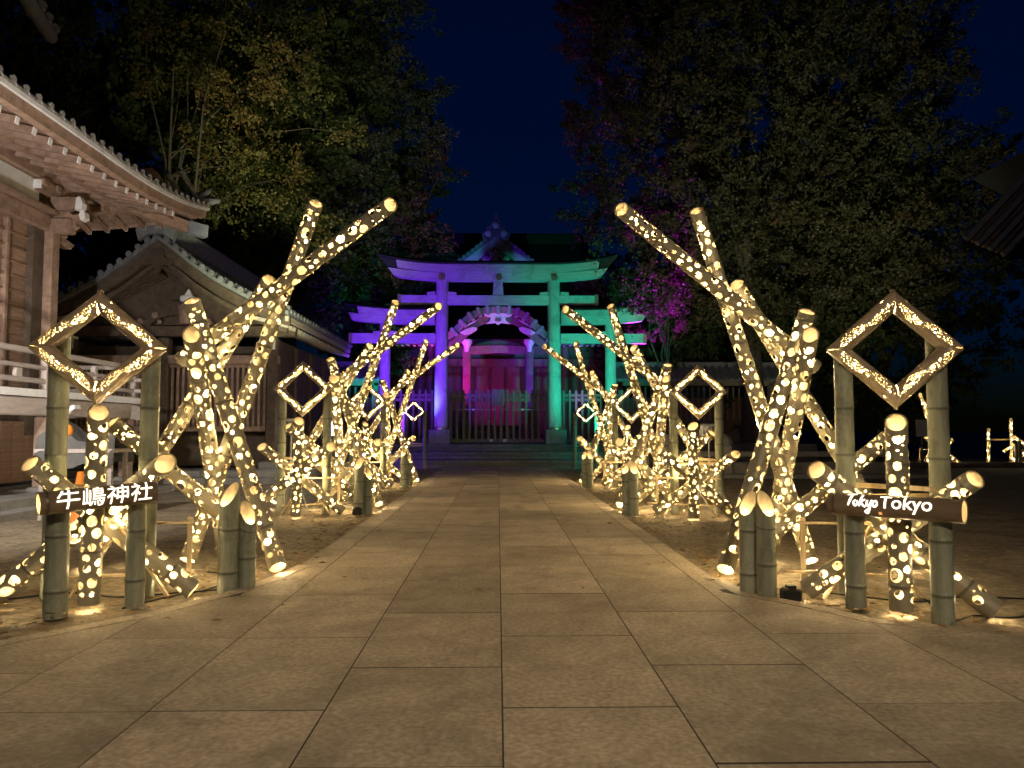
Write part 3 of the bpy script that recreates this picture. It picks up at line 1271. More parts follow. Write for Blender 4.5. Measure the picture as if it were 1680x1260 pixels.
def sign(side):
    if side == 'r':
        posts = [((1405, 1003), .0655), ((1548, 1027), .0675)]
        a, b = P(1363, 823, 5.13), P(1583, 842, 4.56)
        label = "horizontal bamboo sign on two posts reading Tokyo Tokyo in lit lettering"
    else:
        posts = [((90, 1013), .072), ((220, 997), .062)]
        a, b = P(62, 829, 4.80), P(254, 804, 5.25)
        label = "horizontal bamboo sign on two posts with lit white kanji lettering"
    zz = (a.z + b.z) / 2
    a.z = zz - (.0 if side == 'r' else .02)
    b.z = zz + (.0 if side == 'r' else .02)
    mid = (a + b) / 2
    root = empty("bamboo_sign", (mid.x, mid.y, 0), label, "sign", "lit bamboo lettered signs")
    L = (b - a).length
    r = .072
    me = perforated(L, r, seed=7, holes=None, nodes=[.045], mats=[M['bamboo_dark'], M['bamboo_in'], M['septum']], taper=0, septum1=True, septum0=True, sept_d=.004)
    Mx = T(*(-root.location)) @ axis_matrix(a, b)
    tube = link("sign_tube", me, root, Mx)
    link("led_string", led_mesh(L, step=.09, rb=.014, off=.0, seed=2, z0=.115, z1=.11, end=False), tube)
    # letters live on the tube: reading direction is the tube's own +Z, up is +X or -X
    up_local = Mx.inverted().to_3x3() @ Vector((0, 0, 1))
    if side == 'r':
        k = .098
        W_ = 'Tokyo'
        st = [
            [(.02, .93, .6), (.30, 1.0, 1.2), (.62, 1.06, .9)], [(.36, 1.0, 1.1), (.28, .55, 1.2), (.15, .12, .7)],
            [(.62, .52, .7), (.50, .34, 1.0), (.60, .14, 1.0), (.76, .28, .9), (.70, .50, .6)],
            [(1.02, 1.0, .9), (.94, .55, 1.0), (.86, .10, .7)], [(1.22, .60, .8), (.98, .38, .9), (1.20, .12, 1.0), (1.30, .16, .5)],
            [(1.36, .55, .9), (1.36, .24, 1.0), (1.52, .22, .9), (1.62, .56, .7)], [(1.64, .58, .9), (1.54, .05, 1.0), (1.36, -.36, 1.0), (1.22, -.24, .7), (1.50, .02, .5)],
            [(1.86, .55, .7), (1.72, .38, 1.0), (1.80, .14, 1.0), (1.98, .26, .9), (1.93, .50, .7), (1.82, .56, .5)],
        ]
        st = [[(p[0] * k, p[1] * k * .95, p[2]) for p in s] for s in st]
        v1, f1 = brush(st, .0135)
        v2, f2 = text_mesh("Tokyo", .118, 0, .0012)
        w2 = max(v[0] for v in v2)
        tot = 2.12 * k + w2
        x0 = L * .5 - tot / 2 - .015
        parts = [(v1, f1, x0), ([(v[0] + 2.10 * k, v[1] + .008) for v in v2], f2, x0)]
        zoff = -.030
    else:
        v1, f1 = text_mesh("牛嶋神社", .142, .12, .0006, 1.02)
        wv = max(v[0] for v in v1)
        ymin = min(v[1] for v in v1)
        ymax = max(v[1] for v in v1)
        parts = [([(v[0], v[1] - (ymin + ymax) / 2) for v in v1], f1, L * .53 - wv / 2)]
        zoff = .0
    for (v, f, x0) in parts:
        me = wrap_letters(v, f, r, x0, zoff + .012)
        # make sure up is up: mirror if the tube's local X points the wrong way
        if up_local.x > 0:
            for q in me.vertices:
                q.co.x = -q.co.x
            me.flip_normals()
        me.materials.append(M['letter'])
        link("lettering", me, tube)
    if side == 'r':
        sq = [(0, 0), (.020, 0), (.020, .020), (0, .020)]
        me = wrap_letters(sq, [(0, 1, 2, 3)], r, parts[0][2] + 2.05 * .098, -.058)
        if up_local.x > 0:
            for q in me.vertices:
                q.co.x = -q.co.x
        me.materials.append(M['letter_red'])
        link("seal_mark", me, tube)
    for i, (b_, r2) in enumerate(posts):
        g = G(*b_)
        plain_cane(root, (g.x, g.y, 0), (g.x, g.y, zz - r * .93), r2, nodes=[.17 + .02 * i, .52], seed=60 + i)
    return root


sign_r = sign('r')
sign_l = sign('l')


# added unseen point lamps inside each bundle, brightening the path and the canes
for k in range(3):
    for sx in (-1, 1):
        for nm, x, y, z, pw in (("star_fill_light", 2.62, 5.62, .62, 17), ("tall_fill_light", 2.25, 6.72, 1.25, 30), ("foot_fill_light", 2.15, 6.35, .22, 7)):
            l = bpy.data.lights.new(nm, 'POINT')
            l.energy = pw
            l.color = (1.0, .70, .29)
            l.shadow_soft_size = .05
            o = bpy.data.objects.new(nm, l)
            COL.objects.link(o)
            o.location = (sx * x, y + SPACING * k, z)


# ================================================================== terrace and steps below the shrine
TZ = 0.69
def build_terrace():
    for i in range(3):
        y0 = PATH_END + i * 1.25
        mb = MB()
        z = (i + 1) * TZ / 3
        mb.box((0, y0 + .6, z / 2 - .05), (17, 1.3, z + .1 - .002 * i))
        o = mb.build("step", M['step'])
        tag(o, kind='structure')
        n = 15
        bw = 17 / n
        me = MB().box((0, 0, 0), (bw - .012, .36, .12), ch=.012).mesh("step_stone", M['step'])
        for k in range(n):
            link("step_stone", me, o, T(-8.5 + bw * (k + .5), y0 + .13 - .03, z - .055 + .004))
    mb = MB()
    mb.box((0, 45, TZ / 2 - .05), (23, 34.8, TZ + .1))
    tag(mb.build("terrace", M['step']), kind='structure')


build_terrace()

# ================================================================== the triple torii
TY = 28.0
K = TY / F


def tz(y):
    return 1.2 + (705 - y) * K


def curved_beam(x0, x1, zt, zb, rise, dep, mats, name, parent, flat=.45, slant=0.0, both=True, topcut=0.0, yoff=0.0):
    """beam whose ends sweep up; x in world, symmetric curve when both"""
    secs = []
    n = 20
    half = max(abs(x0), abs(x1))
    for i in range(n + 1):
        x = x0 + (x1 - x0) * i / n
        u = max(0, (abs(x) / half - flat) / (1 - flat))
        dz = rise * u ** 2.0
        e = 0
        if i in (0, n) and (both or (abs(x) > half - 1e-4)):
            e = slant
        s = math.copysign(1, x)
        secs.append([(x - s * e, yoff - dep / 2, zb + dz), (x, yoff - dep / 2, zt + dz), (x, yoff + dep / 2, zt + dz), (x - s * e, yoff + dep / 2, zb + dz)])
    mb = MB().strip(secs)
    return mb.build(name, mats, parent, T(0, 0, 0))


def build_torii():
    root = empty("torii_gate", (0, TY, 0), "large triple torii gate lit violet on the left and green on the right", "torii gate")
    m, mv = M['torii'], M['torii_v']
    for s in (-1, 1):
        prof = [(.248, 1.15), (.243, 2.5), (.233, 4.5), (.222, 6.66)]
        link("column", MB().lathe(prof, 28, 0).mesh("column", mv, smooth=40), root, T(s * 2.08, 0, 0) @ Matrix.Rotation(-s * R(.35), 4, 'Y'))
        mb = MB().box((0, 0, TZ + .255), (.76, .76, .51), ch=.02)
        link("column_base", mb.mesh("column_base", M['stone']), root, T(s * 2.1, 0, 0))
        mb = MB().lathe([(.30, 0), (.30, .07), (.27, .09)], 24)
        link("column_collar", mb.mesh("column_collar", M['brass'], smooth=40), root, T(s * 2.1, 0, TZ + .51))
        # wing column
        link("wing_column", MB().lathe([(.21, TZ), (.205, 2.4), (.19, 5.2)], 24).mesh("column", mv, smooth=40), root, T(s * 4.12, 0, 0))
        link("wing_base", MB().box((0, 0, TZ + .2), (.62, .62, .4), ch=.02).mesh("column_base", M['stone']), root, T(s * 4.12, 0, 0))
        # wing beams
        xa, xb = s * 2.30, s * 5.5
        zi = tz(513), tz(531)

        def wing(nm, x0, x1, zt, zb, dep, rise, slant=0.0):
            secs = []
            for i in range(13):
                x = x0 + (x1 - x0) * i / 12
                u = max(0, (abs(x) - 3.0) / 2.5)
                dz = rise * u * u
                e = slant if i == 12 else 0
                ss = math.copysign(1, x)
                secs.append([(x - ss * e, -dep / 2, zb + dz), (x, -dep / 2, zt + dz), (x, dep / 2, zt + dz), (x - ss * e, dep / 2, zb + dz)])
            return MB().strip(secs).build(nm, m, root, T(0, 0, 0))
        wing("wing_lintel", xa, s * 5.12, tz(509), tz(520), .46, .17, .06)
        wing("wing_under_lintel", xa, s * 5.44, tz(520), tz(532), .36, .16, .14)
        secs = []
        for i in range(13):
            x = s * (2.30 + (5.60 - 2.30) * i / 12)
            u = max(0, (abs(x) - 3.0) / 2.5)
            dz = .20 * u * u
            zt = tz(509) + dz
            secs.append([(x, -.40, zt), (x, 0, zt + .16), (x, .40, zt), (x, 0, zt - .02)])
        MB().strip(secs).build("wing_ridge_cover", M['copper'], root)
        MB().box((s * (2.30 + 5.32) / 2, 0, (tz(547) + tz(563)) / 2), (5.32 - 2.30, .20, tz(547) - tz(563))).build("wing_tie_beam", m, root)
        MB().box((s * 5.37, 0, (tz(547) + tz(563)) / 2), (.12, .215, tz(547) - tz(563) + .02)).build("tie_beam_cap", M['brass'], root)
        for q in (-1, 1):
            MB().box((s * 4.12 + q * .30, 0, tz(547) + .035), (.24, .23, .09), rot=Matrix.Rotation(q * R(5), 3, 'Y')).build("wedge", m, root)
    curved_beam(-4.02, 4.02, tz(447.5), tz(459.5), .20, .44, m, "under_lintel", root, slant=.20)
    curved_beam(-3.72, 3.72, tz(434), tz(447.5) + .004, .19, .56, m, "lintel", root, slant=.05)
    # sloping copper cover over the lintel
    secs = []
    for i in range(21):
        x = -4.35 + 8.7 * i / 20
        u = max(0, (abs(x) / 4.35 - .45) / .55)
        dz = .30 * u * u
        z = tz(434) + dz
        secs.append([(x, -.46, z), (x, -.46, z + .04), (x, 0, z + .2), (x, .46, z + .04), (x, .46, z)])
    MB().strip(secs).build("lintel_cover", M['copper'], root)
    for s in (-1, 1):      # dark wedge ends of the lintel
        z0, z1 = tz(447.5) + .19, tz(434) + .20
        MB().prism([(3.74, z0), (4.05, z0 + .06), (4.36, z1 + .10), (3.74, z1 - .01)], (0, -.2, 0), (s, 0, 0), (0, 0, 1), (0, .4, 0)).build("lintel_end", M['copper'], root)
    MB().box((0, 0, (tz(484) + tz(499)) / 2), (7.10, .24, tz(484) - tz(499))).build("tie_beam", m, root)
    for s in (-1, 1):
        MB().box((s * 3.60, 0, (tz(483) + tz(500)) / 2), (.14, .255, tz(483) - tz(500) + .02)).build("tie_beam_cap", M['brass'], root)
        for q in (-1, 1):
            MB().box((s * 2.06 + q * .38, 0, tz(483) + .045), (.30, .27, .11), rot=Matrix.Rotation(q * R(5), 3, 'Y')).build("wedge", m, root)
    # centre strut and crests
    MB().prism([(-.20, tz(483)), (.20, tz(483)), (.16, tz(459)), (-.16, tz(459))], (0, -.10, 0), (1, 0, 0), (0, 0, 1), (0, .2, 0)).build("centre_strut", m, root)
    for x in (-2.06, 0.02, 2.06):
        mb = MB()
        mb.tube([(x, -.235, tz(455)), (x, -.275, tz(455))], [.13, .12], 14)
        mb.tube([(x, -.275, tz(455)), (x, -.30, tz(455))], [.06, .05], 10)
        for q in range(5):
            a = q * 2 * PI / 5
            mb.tube([(x + .085 * math.cos(a), -.27, tz(455) + .085 * math.sin(a)), (x + .085 * math.cos(a), -.295, tz(455) + .085 * math.sin(a))], .03, 8)
        mb.build("crest", M['brass'], root, smooth=40)


build_torii()


# ================================================================== picket fence and gate in front of the shrine
def build_fence():
    y = 29.6
    k = y / F
    top = 1.2 + 65 * k
    rootl = empty("picket_fence", (0, y, TZ), "tall timber picket fence and closed gate between the torii columns and the shrine", "fence")
    h = top - TZ
    pm = MB().box((0, 0, h / 2 + .05), (.088, .06, h - .1), ch=.006).mesh("picket", M['fence'])
    n = 40
    rng = random.Random(2)
    for i in range(n):
        x = -4.7 + 9.4 * i / (n - 1)
        if abs(abs(x) - 0.0) < .02:
            continue
        link("picket", pm, rootl, T(x, rng.uniform(-.004, .004), rng.uniform(-.008, .008)))
    for nm, z, hh in (("top_rail", h - .20, .11), ("middle_rail", h - .37, .12), ("bottom_rail", .09, .14)):
        for a, b in ((-4.75, -2.0), (-1.98, -.015), (.015, 1.98), (2.0, 4.75)):
            MB().box(((a + b) / 2, .055, z), (b - a, .05, hh), ch=.006).build(nm, M['fence'], rootl)
    for x in (-2.0, 2.0, -4.75, 4.75):
        MB().box((x, .06, h / 2), (.17, .17, h), ch=.012).build("fence_post", M['fence'], rootl)
    for s in (-1, 1):      # gate bars and their bright fittings
        MB().box((s * .98, -.05, h * .63), (1.8, .03, .035)).build("gate_bar", M['metal'], rootl)
        MB().box((s * .95, -.075, h * .63), (.09, .03, .06)).build("gate_fitting", M['white'], rootl)
        MB().box((s * .26, -.05, .10), (.14, .06, .10)).build("gate_stop", M['plaster'], rootl)
    MB().box((0, -.05, h - .28), (.5, .05, .62), ch=.02).build("gate_panel", M['fence'], rootl)


build_fence()


# ================================================================== the main shrine
def build_shrine():
    root = empty("shrine_hall", (0, 34, TZ), "main shrine hall with curved porch gable glowing magenta behind the torii", "shrine")
    d0 = 31.6
    k = d0 / F

    def Z(y, d=d0):
        return 1.2 + (705 - y) * d / F - TZ

    def X(x, d=d0):
        return (x - 817) * d / F
    yo = d0 - 34
    # --- curved porch gable (karahafu): a thick S-curved band with tile rolls
    prof = [(-4.6, Z(549)), (-3.9, Z(552)), (-3.0, Z(553)), (-2.5, Z(551)), (-2.1, Z(545)), (-1.75, Z(533)), (-1.4, Z(519)), (-1.05, Z(509)), (-.6, Z(503)), (0, Z(501))]
    prof = prof + [(-x, z) for x, z in prof[-2::-1]]
    fine = []
    pv = [Vector(p) for p in prof]
    for i in range(len(pv) - 1):
        p0, p1, p2, p3 = pv[max(i - 1, 0)], pv[i], pv[i + 1], pv[min(i + 2, len(pv) - 1)]
        for s in range(4):
            t = s / 4
            fine.append(.5 * ((2 * p1) + (p2 - p0) * t + (2 * p0 - 5 * p1 + 4 * p2 - p3) * t * t + (3 * p1 - p0 - 3 * p2 + p3) * t ** 3))
    fine.append(pv[-1])
    secs = []
    for i, p in enumerate(fine):
        t = (fine[min(i + 1, len(fine) - 1)] - fine[max(i - 1, 0)]).normalized()
        n = Vector((-t.y, t.x))
        lo = p - n * .34
        secs.append([(lo.x, yo, lo.y), (p.x, yo, p.y), (p.x, yo + 3.2, p.y + .3), (lo.x, yo + 3.2, lo.y + .3)])
    MB().strip(secs).build("porch_roof", M['copper'], root, smooth=30)
    # rolls and flat pans across the front
    acc = 0
    last = None
    for i in range(1, len(fine)):
        p, q = fine[i - 1], fine[i]
        acc += (q - p).length
        if last is None or acc - last > .36:
            last = acc
            t = (q - p).normalized()
            n = Vector((-t.y, t.x))
            c = q - n * .16
            mb = MB()
            mb.bar((c.x - n.x * .20, yo - .09, c.y - n.y * .20), (c.x + n.x * .19, yo - .05, c.y + n.y * .19), .13, .16, up=(0, 1, 0))
            mb.build("tile_roll", M['stone'], root)
    secs = []
    for p, t in zip(fine, [(fine[min(i + 1, len(fine) - 1)] - fine[max(i - 1, 0)]).normalized() for i in range(len(fine))]):
        n = Vector((-t.y, t.x))
        a, b = p - n * .02, p - n * .30
        secs.append([(b.x, yo - .06, b.y), (a.x, yo - .06, a.y), (a.x, yo + .05, a.y), (b.x, yo + .05, b.y)])
    MB().strip(secs).build("gable_fascia", M['shrine_panel'], root)
    secs = []
    for p, t in zip(fine[12:-12], [(fine[min(i + 1, len(fine) - 1)] - fine[max(i - 1, 0)]).normalized() for i in range(12, len(fine) - 12)]):
        n = Vector((-t.y, t.x))
        a, b = p - n * .36, p - n * .66
        secs.append([(b.x, yo + .1, b.y), (a.x, yo + .1, a.y), (a.x, yo + .2, a.y), (b.x, yo + .2, b.y)])
    MB().strip(secs).build("barge_board", M['shrine'], root)
    # pale carvings under the gable
    orn = [(-.62, .30), (.62, .30), (.55, .20), (.30, .12), (.34, -.02), (.50, -.14), (.12, -.10), (0, -.18), (-.12, -.10), (-.50, -.14), (-.34, -.02), (-.30, .12), (-.55, .20)]
    MB().prism(orn, (0, yo - .02, Z(525)), (1, 0, 0), (0, 0, 1), (0, .09, 0)).build("carving", M['gilt'], root)
    MB().prism([(-.10, .08), (.10, .08), (.14, -.04), (0, -.09), (-.14, -.04)], (0, yo - .045, Z(524)), (1, 0, 0), (0, 0, 1), (0, .03, 0)).build("carving_boss", M['shrine'], root)
    for s in (-1, 1):
        sc = [(-.36, -.10), (-.10, .05), (.20, .14), (.36, .10), (.33, .0), (.12, -.14), (-.16, -.20)]
        MB().prism([(s * -a, b) for a, b in sc], (s * 1.22, yo + .02, Z(541)), (1, 0, 0), (0, 0, 1), (0, .08, 0)).build("carving", M['gilt'], root)
        sl = [(-.42, -.14), (-.38, -.20), (.30, .16), (.40, .25)]
        MB().prism([(s * -a, b) for a, b in sl], (s * 1.28, yo + .01, Z(534)), (1, 0, 0), (0, 0, 1), (0, .08, 0)).build("carving", M['gilt'], root)
        sc = [(-.26, .18), (.26, .18), (.20, .04), (.28, -.02), (.16, -.17), (-.20, -.17), (-.06, -.02), (-.24, .05)]
        MB().prism([(s * a, b) for a, b in sc], (s * 2.0, yo + .3, Z(559)), (1, 0, 0), (0, 0, 1), (0, .09, 0)).build("carving", M['gilt'], root)
        # pale bracket blocks on the porch columns
        MB().lathe([(.10, -.30), (.12, -.1), (.22, .06), (.22, .2), (.14, .24)], 10, c=(s * 1.30, yo + .42, Z(563))).build("bracket", M['gilt'], root, smooth=40)
        # porch columns
        MB().box((s * 1.30, yo + .6, (Z(572)) / 2), (.34, .34, Z(572)), ch=.03).build("porch_column", M['shrine'], root)
        # wings of the eave with rafter ends
        MB().box((s * 3.6, yo + 1.3, Z(556) + .05), (3.4, 2.2, .1), rot=Matrix.Rotation(R(8), 3, 'X')).build("side_eave", M['shrine'], root)
        re_ = MB().box((0, 0, 0), (.07, .5, .08)).mesh("rafter", M['gilt'])
        for q in range(13):
            link("rafter", re_, root, T(s * (2.05 + q * .24), yo + .35, Z(564)))
        for q in range(8):
            MB().lathe([(.10, -.04), (.10, .04), (.05, .07)], 8).build("eave_tile", M['gilt'], root, T(s * (2.55 + q * .27), yo - .02, Z(553) + .02) @ Matrix.Rotation(PI / 2, 4, 'X'))
    # rainbow beam
    MB().prism([(-1.5, 0), (-1.2, .10), (0, .18), (1.2, .10), (1.5, 0), (1.5, .34), (1.0, .44), (0, .48), (-1.0, .44), (-1.5, .34)], (0, yo + .45, Z(583)), (1, 0, 0), (0, 0, 1), (0, .26, 0)).build("rainbow_beam", M['shrine'], root)
    MB().prism([(-1.25, 0), (1.25, 0), (.9, .18), (.5, .30), (0, .34), (-.5, .30), (-.9, .18)], (0, yo + .55, Z(569)), (1, 0, 0), (0, 0, 1), (0, .12, 0)).build("frieze_carving", M['shrine'], root)
    # --- inner front wall with door leaves and columns
    yw = 1.3
    MB().box((0, yw + .15, 2.6), (12, .2, 5.4)).build("front_wall", M['shrine'], root)
    for x, w_ in ((-3.9, 1.5), (-2.35, 1.2), (-.72, .66), (0, .66), (.72, .66), (2.35, 1.2), (3.9, 1.5)):
        MB().box((x, yw, 1.9), (w_ - .08, .08, 3.3), ch=.02).build("door_panel", M['shrine_panel'], root)
    for x in (-4.75, -3.1, -1.45, 1.45, 3.1, 4.75):
        MB().lathe([(.16, 0), (.16, 4.7)], 16).build("column", M['shrine_panel'], root, T(x, yw - .1, 0), smooth=40)
    MB().box((0, yw - .12, Z(583)), (10, .2, .36)).build("lintel", M['shrine_panel'], root)
    # altar steps and offertory box
    for i in range(3):
        MB().box((0, yo + 1.6 + i * .35, .15 + .1 * i), (2.2, .5, .3 + .2 * i)).build("step", M['shrine'], root)
    # --- great roof: eave low in front, ridge behind
    d1, d2 = 33.2, 40.0
    ez = Z(556, d1)
    rz = Z(393, d2)
    secs = []
    for s in range(13):
        t = s / 12
        y = d1 - 34 + (d2 - d1) * t
        z = ez + (rz - ez) * (t ** 1.35)
        hw = 6.4 - (6.4 - 4.3) * t ** .8
        secs.append([(-hw, y, z + .25 * (1 - t)), (-hw * .6, y, z), (hw * .6, y, z), (hw, y, z + .25 * (1 - t)), (hw, y + .01, z - .3 + .25 * (1 - t)), (hw * .6, y, z - .3), (-hw * .6, y, z - .3), (-hw, y + .01, z - .3 + .25 * (1 - t))])
    MB().strip(secs).build("main_roof", M['copper'], root)
    MB().box((0, d2 - 34, rz + .12), (8.9, .5, .55), ch=.05).build("roof_ridge", M['copper'], root)
    # --- triangular dormer gable on the roof
    dg = 35.4
    kx = dg / F
    gy = dg - 34

    def gz(y):
        return 1.2 + (705 - y) * kx - TZ

    def gx(x):
        return (x - 812) * kx - .1
    for s in (-1, 1):
        a, b = Vector((-.1, gz(384))), Vector((gx(812 + s * 72), gz(441)))
        dirv = (b - a)
        n = Vector((-dirv.y, dirv.x)).normalized()
        if n.y < 0:
            n = -n
        MB().prism([tuple(a + n * .02), tuple(b + n * .02), tuple(b - n * .34 + Vector((0, 0))), (a.x, a.y - .46)], (0, gy, 0), (1, 0, 0), (0, 0, 1), (0, .3, 0)).build("gable_board", M['torii'], root)
        MB().prism([tuple(a + n * .20), tuple(b + n * .16), tuple(b + n * .02), tuple(a + n * .02)], (0, gy - .18, 0), (1, 0, 0), (0, 0, 1), (0, 3.4, 0)).build("gable_roof", M['tile'], root)
        for q in range(9):
            p = a.lerp(b, .1 + q * .1) + n * .12
            MB().lathe([(.085, -.05), (.085, .05)], 8).build("eave_tile", M['stone'], root, T(p.x, gy - .2, p.y) @ Matrix.Rotation(PI / 2, 4, 'X'))
        for q in range(5):     # carved scroll on the inner slope
            p = a.lerp(b, .25 + q * .15) - n * .52
            MB().lathe([(.15, -.03), (.15, .03), (.06, .08)], 8).build("scroll_carving", M['gilt'], root, T(p.x, gy + .1, p.y) @ Matrix.Rotation(PI / 2, 4, 'X'))
    MB().prism([(gx(812 - 60), gz(440)), (gx(812 + 60), gz(440)), (-.1, gz(392))], (0, gy + .24, 0), (1, 0, 0), (0, 0, 1), (0, .1, 0)).build("gable_back", M['shrine'], root)
    for s in (-1, 1):
        MB().prism([(-.1, gz(405)), (gx(812 + s * 20), gz(429)), (gx(812 + s * 16), gz(431)), (-.1, gz(410))], (0, gy + .02, 0), (1, 0, 0), (0, 0, 1), (0, .1, 0)).build("inner_barge", M['gilt'], root)
    MB().prism([(gx(800), gz(434)), (gx(824), gz(434)), (-.1, gz(412))], (0, gy + .12, 0), (1, 0, 0), (0, 0, 1), (0, .06, 0)).build("gable_panel", M['gilt'], root)
    # ridge-end ornament: stepped scroll with a finial
    fin = [(-.62, 0), (-.66, .26), (-.46, .36), (-.42, .56), (-.26, .62), (-.22, .86), (-.07, .92), (-.08, 1.18), (0, 1.26), (.08, 1.18), (.07, .92), (.22, .86), (.26, .62), (.42, .56), (.46, .36), (.66, .26), (.62, 0), (.30, .10), (0, .26), (-.30, .10)]
    MB().prism(fin, (-.1, gy - .24, gz(391)), (1, 0, 0), (0, 0, 1), (0, .22, 0)).build("ridge_ornament", M['tile'], root)
    for a, b, rr in ((-.36, .18, .15), (.36, .18, .15), (0, .56, .15)):
        MB().lathe([(rr, 0), (rr, .05), (rr * .55, .09)], 12).build("ornament_boss", M['gilt'], root, T(-.1 + a, gy - .25, gz(391) + b + .08) @ Matrix.Rotation(PI / 2, 4, 'X'))


build_shrine()


# roofed walls running out on both sides of the shrine
def side_wall(s, label):
    root = empty("roofed_wall", (s * 8.0, 31.2, TZ), label, "wall")
    L = 6.2
    MB().box((0, 0, .9), (L, .25, 1.8)).build("wall_body", M['shrine'], root)
    n = 26
    me = MB().box((0, 0, 0), (.07, .05, 1.35)).mesh("lattice_bar", M['fence'])
    for i in range(n):
        link("lattice_bar", me, root, T(-L / 2 + .12 + i * (L - .24) / (n - 1), -.17, 1.55))
    for x in (-L / 2, -L / 6, L / 6, L / 2):
        MB().box((x, -.1, 1.2), (.2, .3, 2.4), ch=.015).build("wall_post", M['fence'], root)
    MB().box((0, -.1, 2.38), (L + .2, .3, .18)).build("wall_plate", M['fence'], root)
    MB().prism([(-.85, 2.52), (0, 3.12), (.85, 2.52), (.85, 2.44), (0, 2.98), (-.85, 2.44)], (-L / 2 - .3, 0, 0), (0, 1, 0), (0, 0, 1), (L + .6, 0, 0)).build("wall_roof", M['tile'], root)
    me = MB().lathe([(.065, -.05), (.065, .05), (.03, .06)], 8).mesh("eave_tile", M['tile'])
    for i in range(24):
        link("eave_tile", me, root, T(-L / 2 - .2 + i * (L + .4) / 23, -.87, 2.50) @ Matrix.Rotation(PI / 2, 4, 'X'))
    me = MB().bar((0, -.84, 2.54), (0, -.05, 3.13), .10, .07).mesh("tile_row", M['tile'])
    for i in range(24):
        link("tile_row", me, root, T(-L / 2 - .2 + i * (L + .4) / 23, 0, .03))
    MB().box((0, 0, 3.16), (L + .6, .3, .22), ch=.03).build("ridge_cap", M['tile'], root)


side_wall(-1, "low tile-roofed lattice wall to the left of the shrine, edged with violet light")
side_wall(1, "low tile-roofed lattice wall to the right of the shrine, behind the green torii wing")


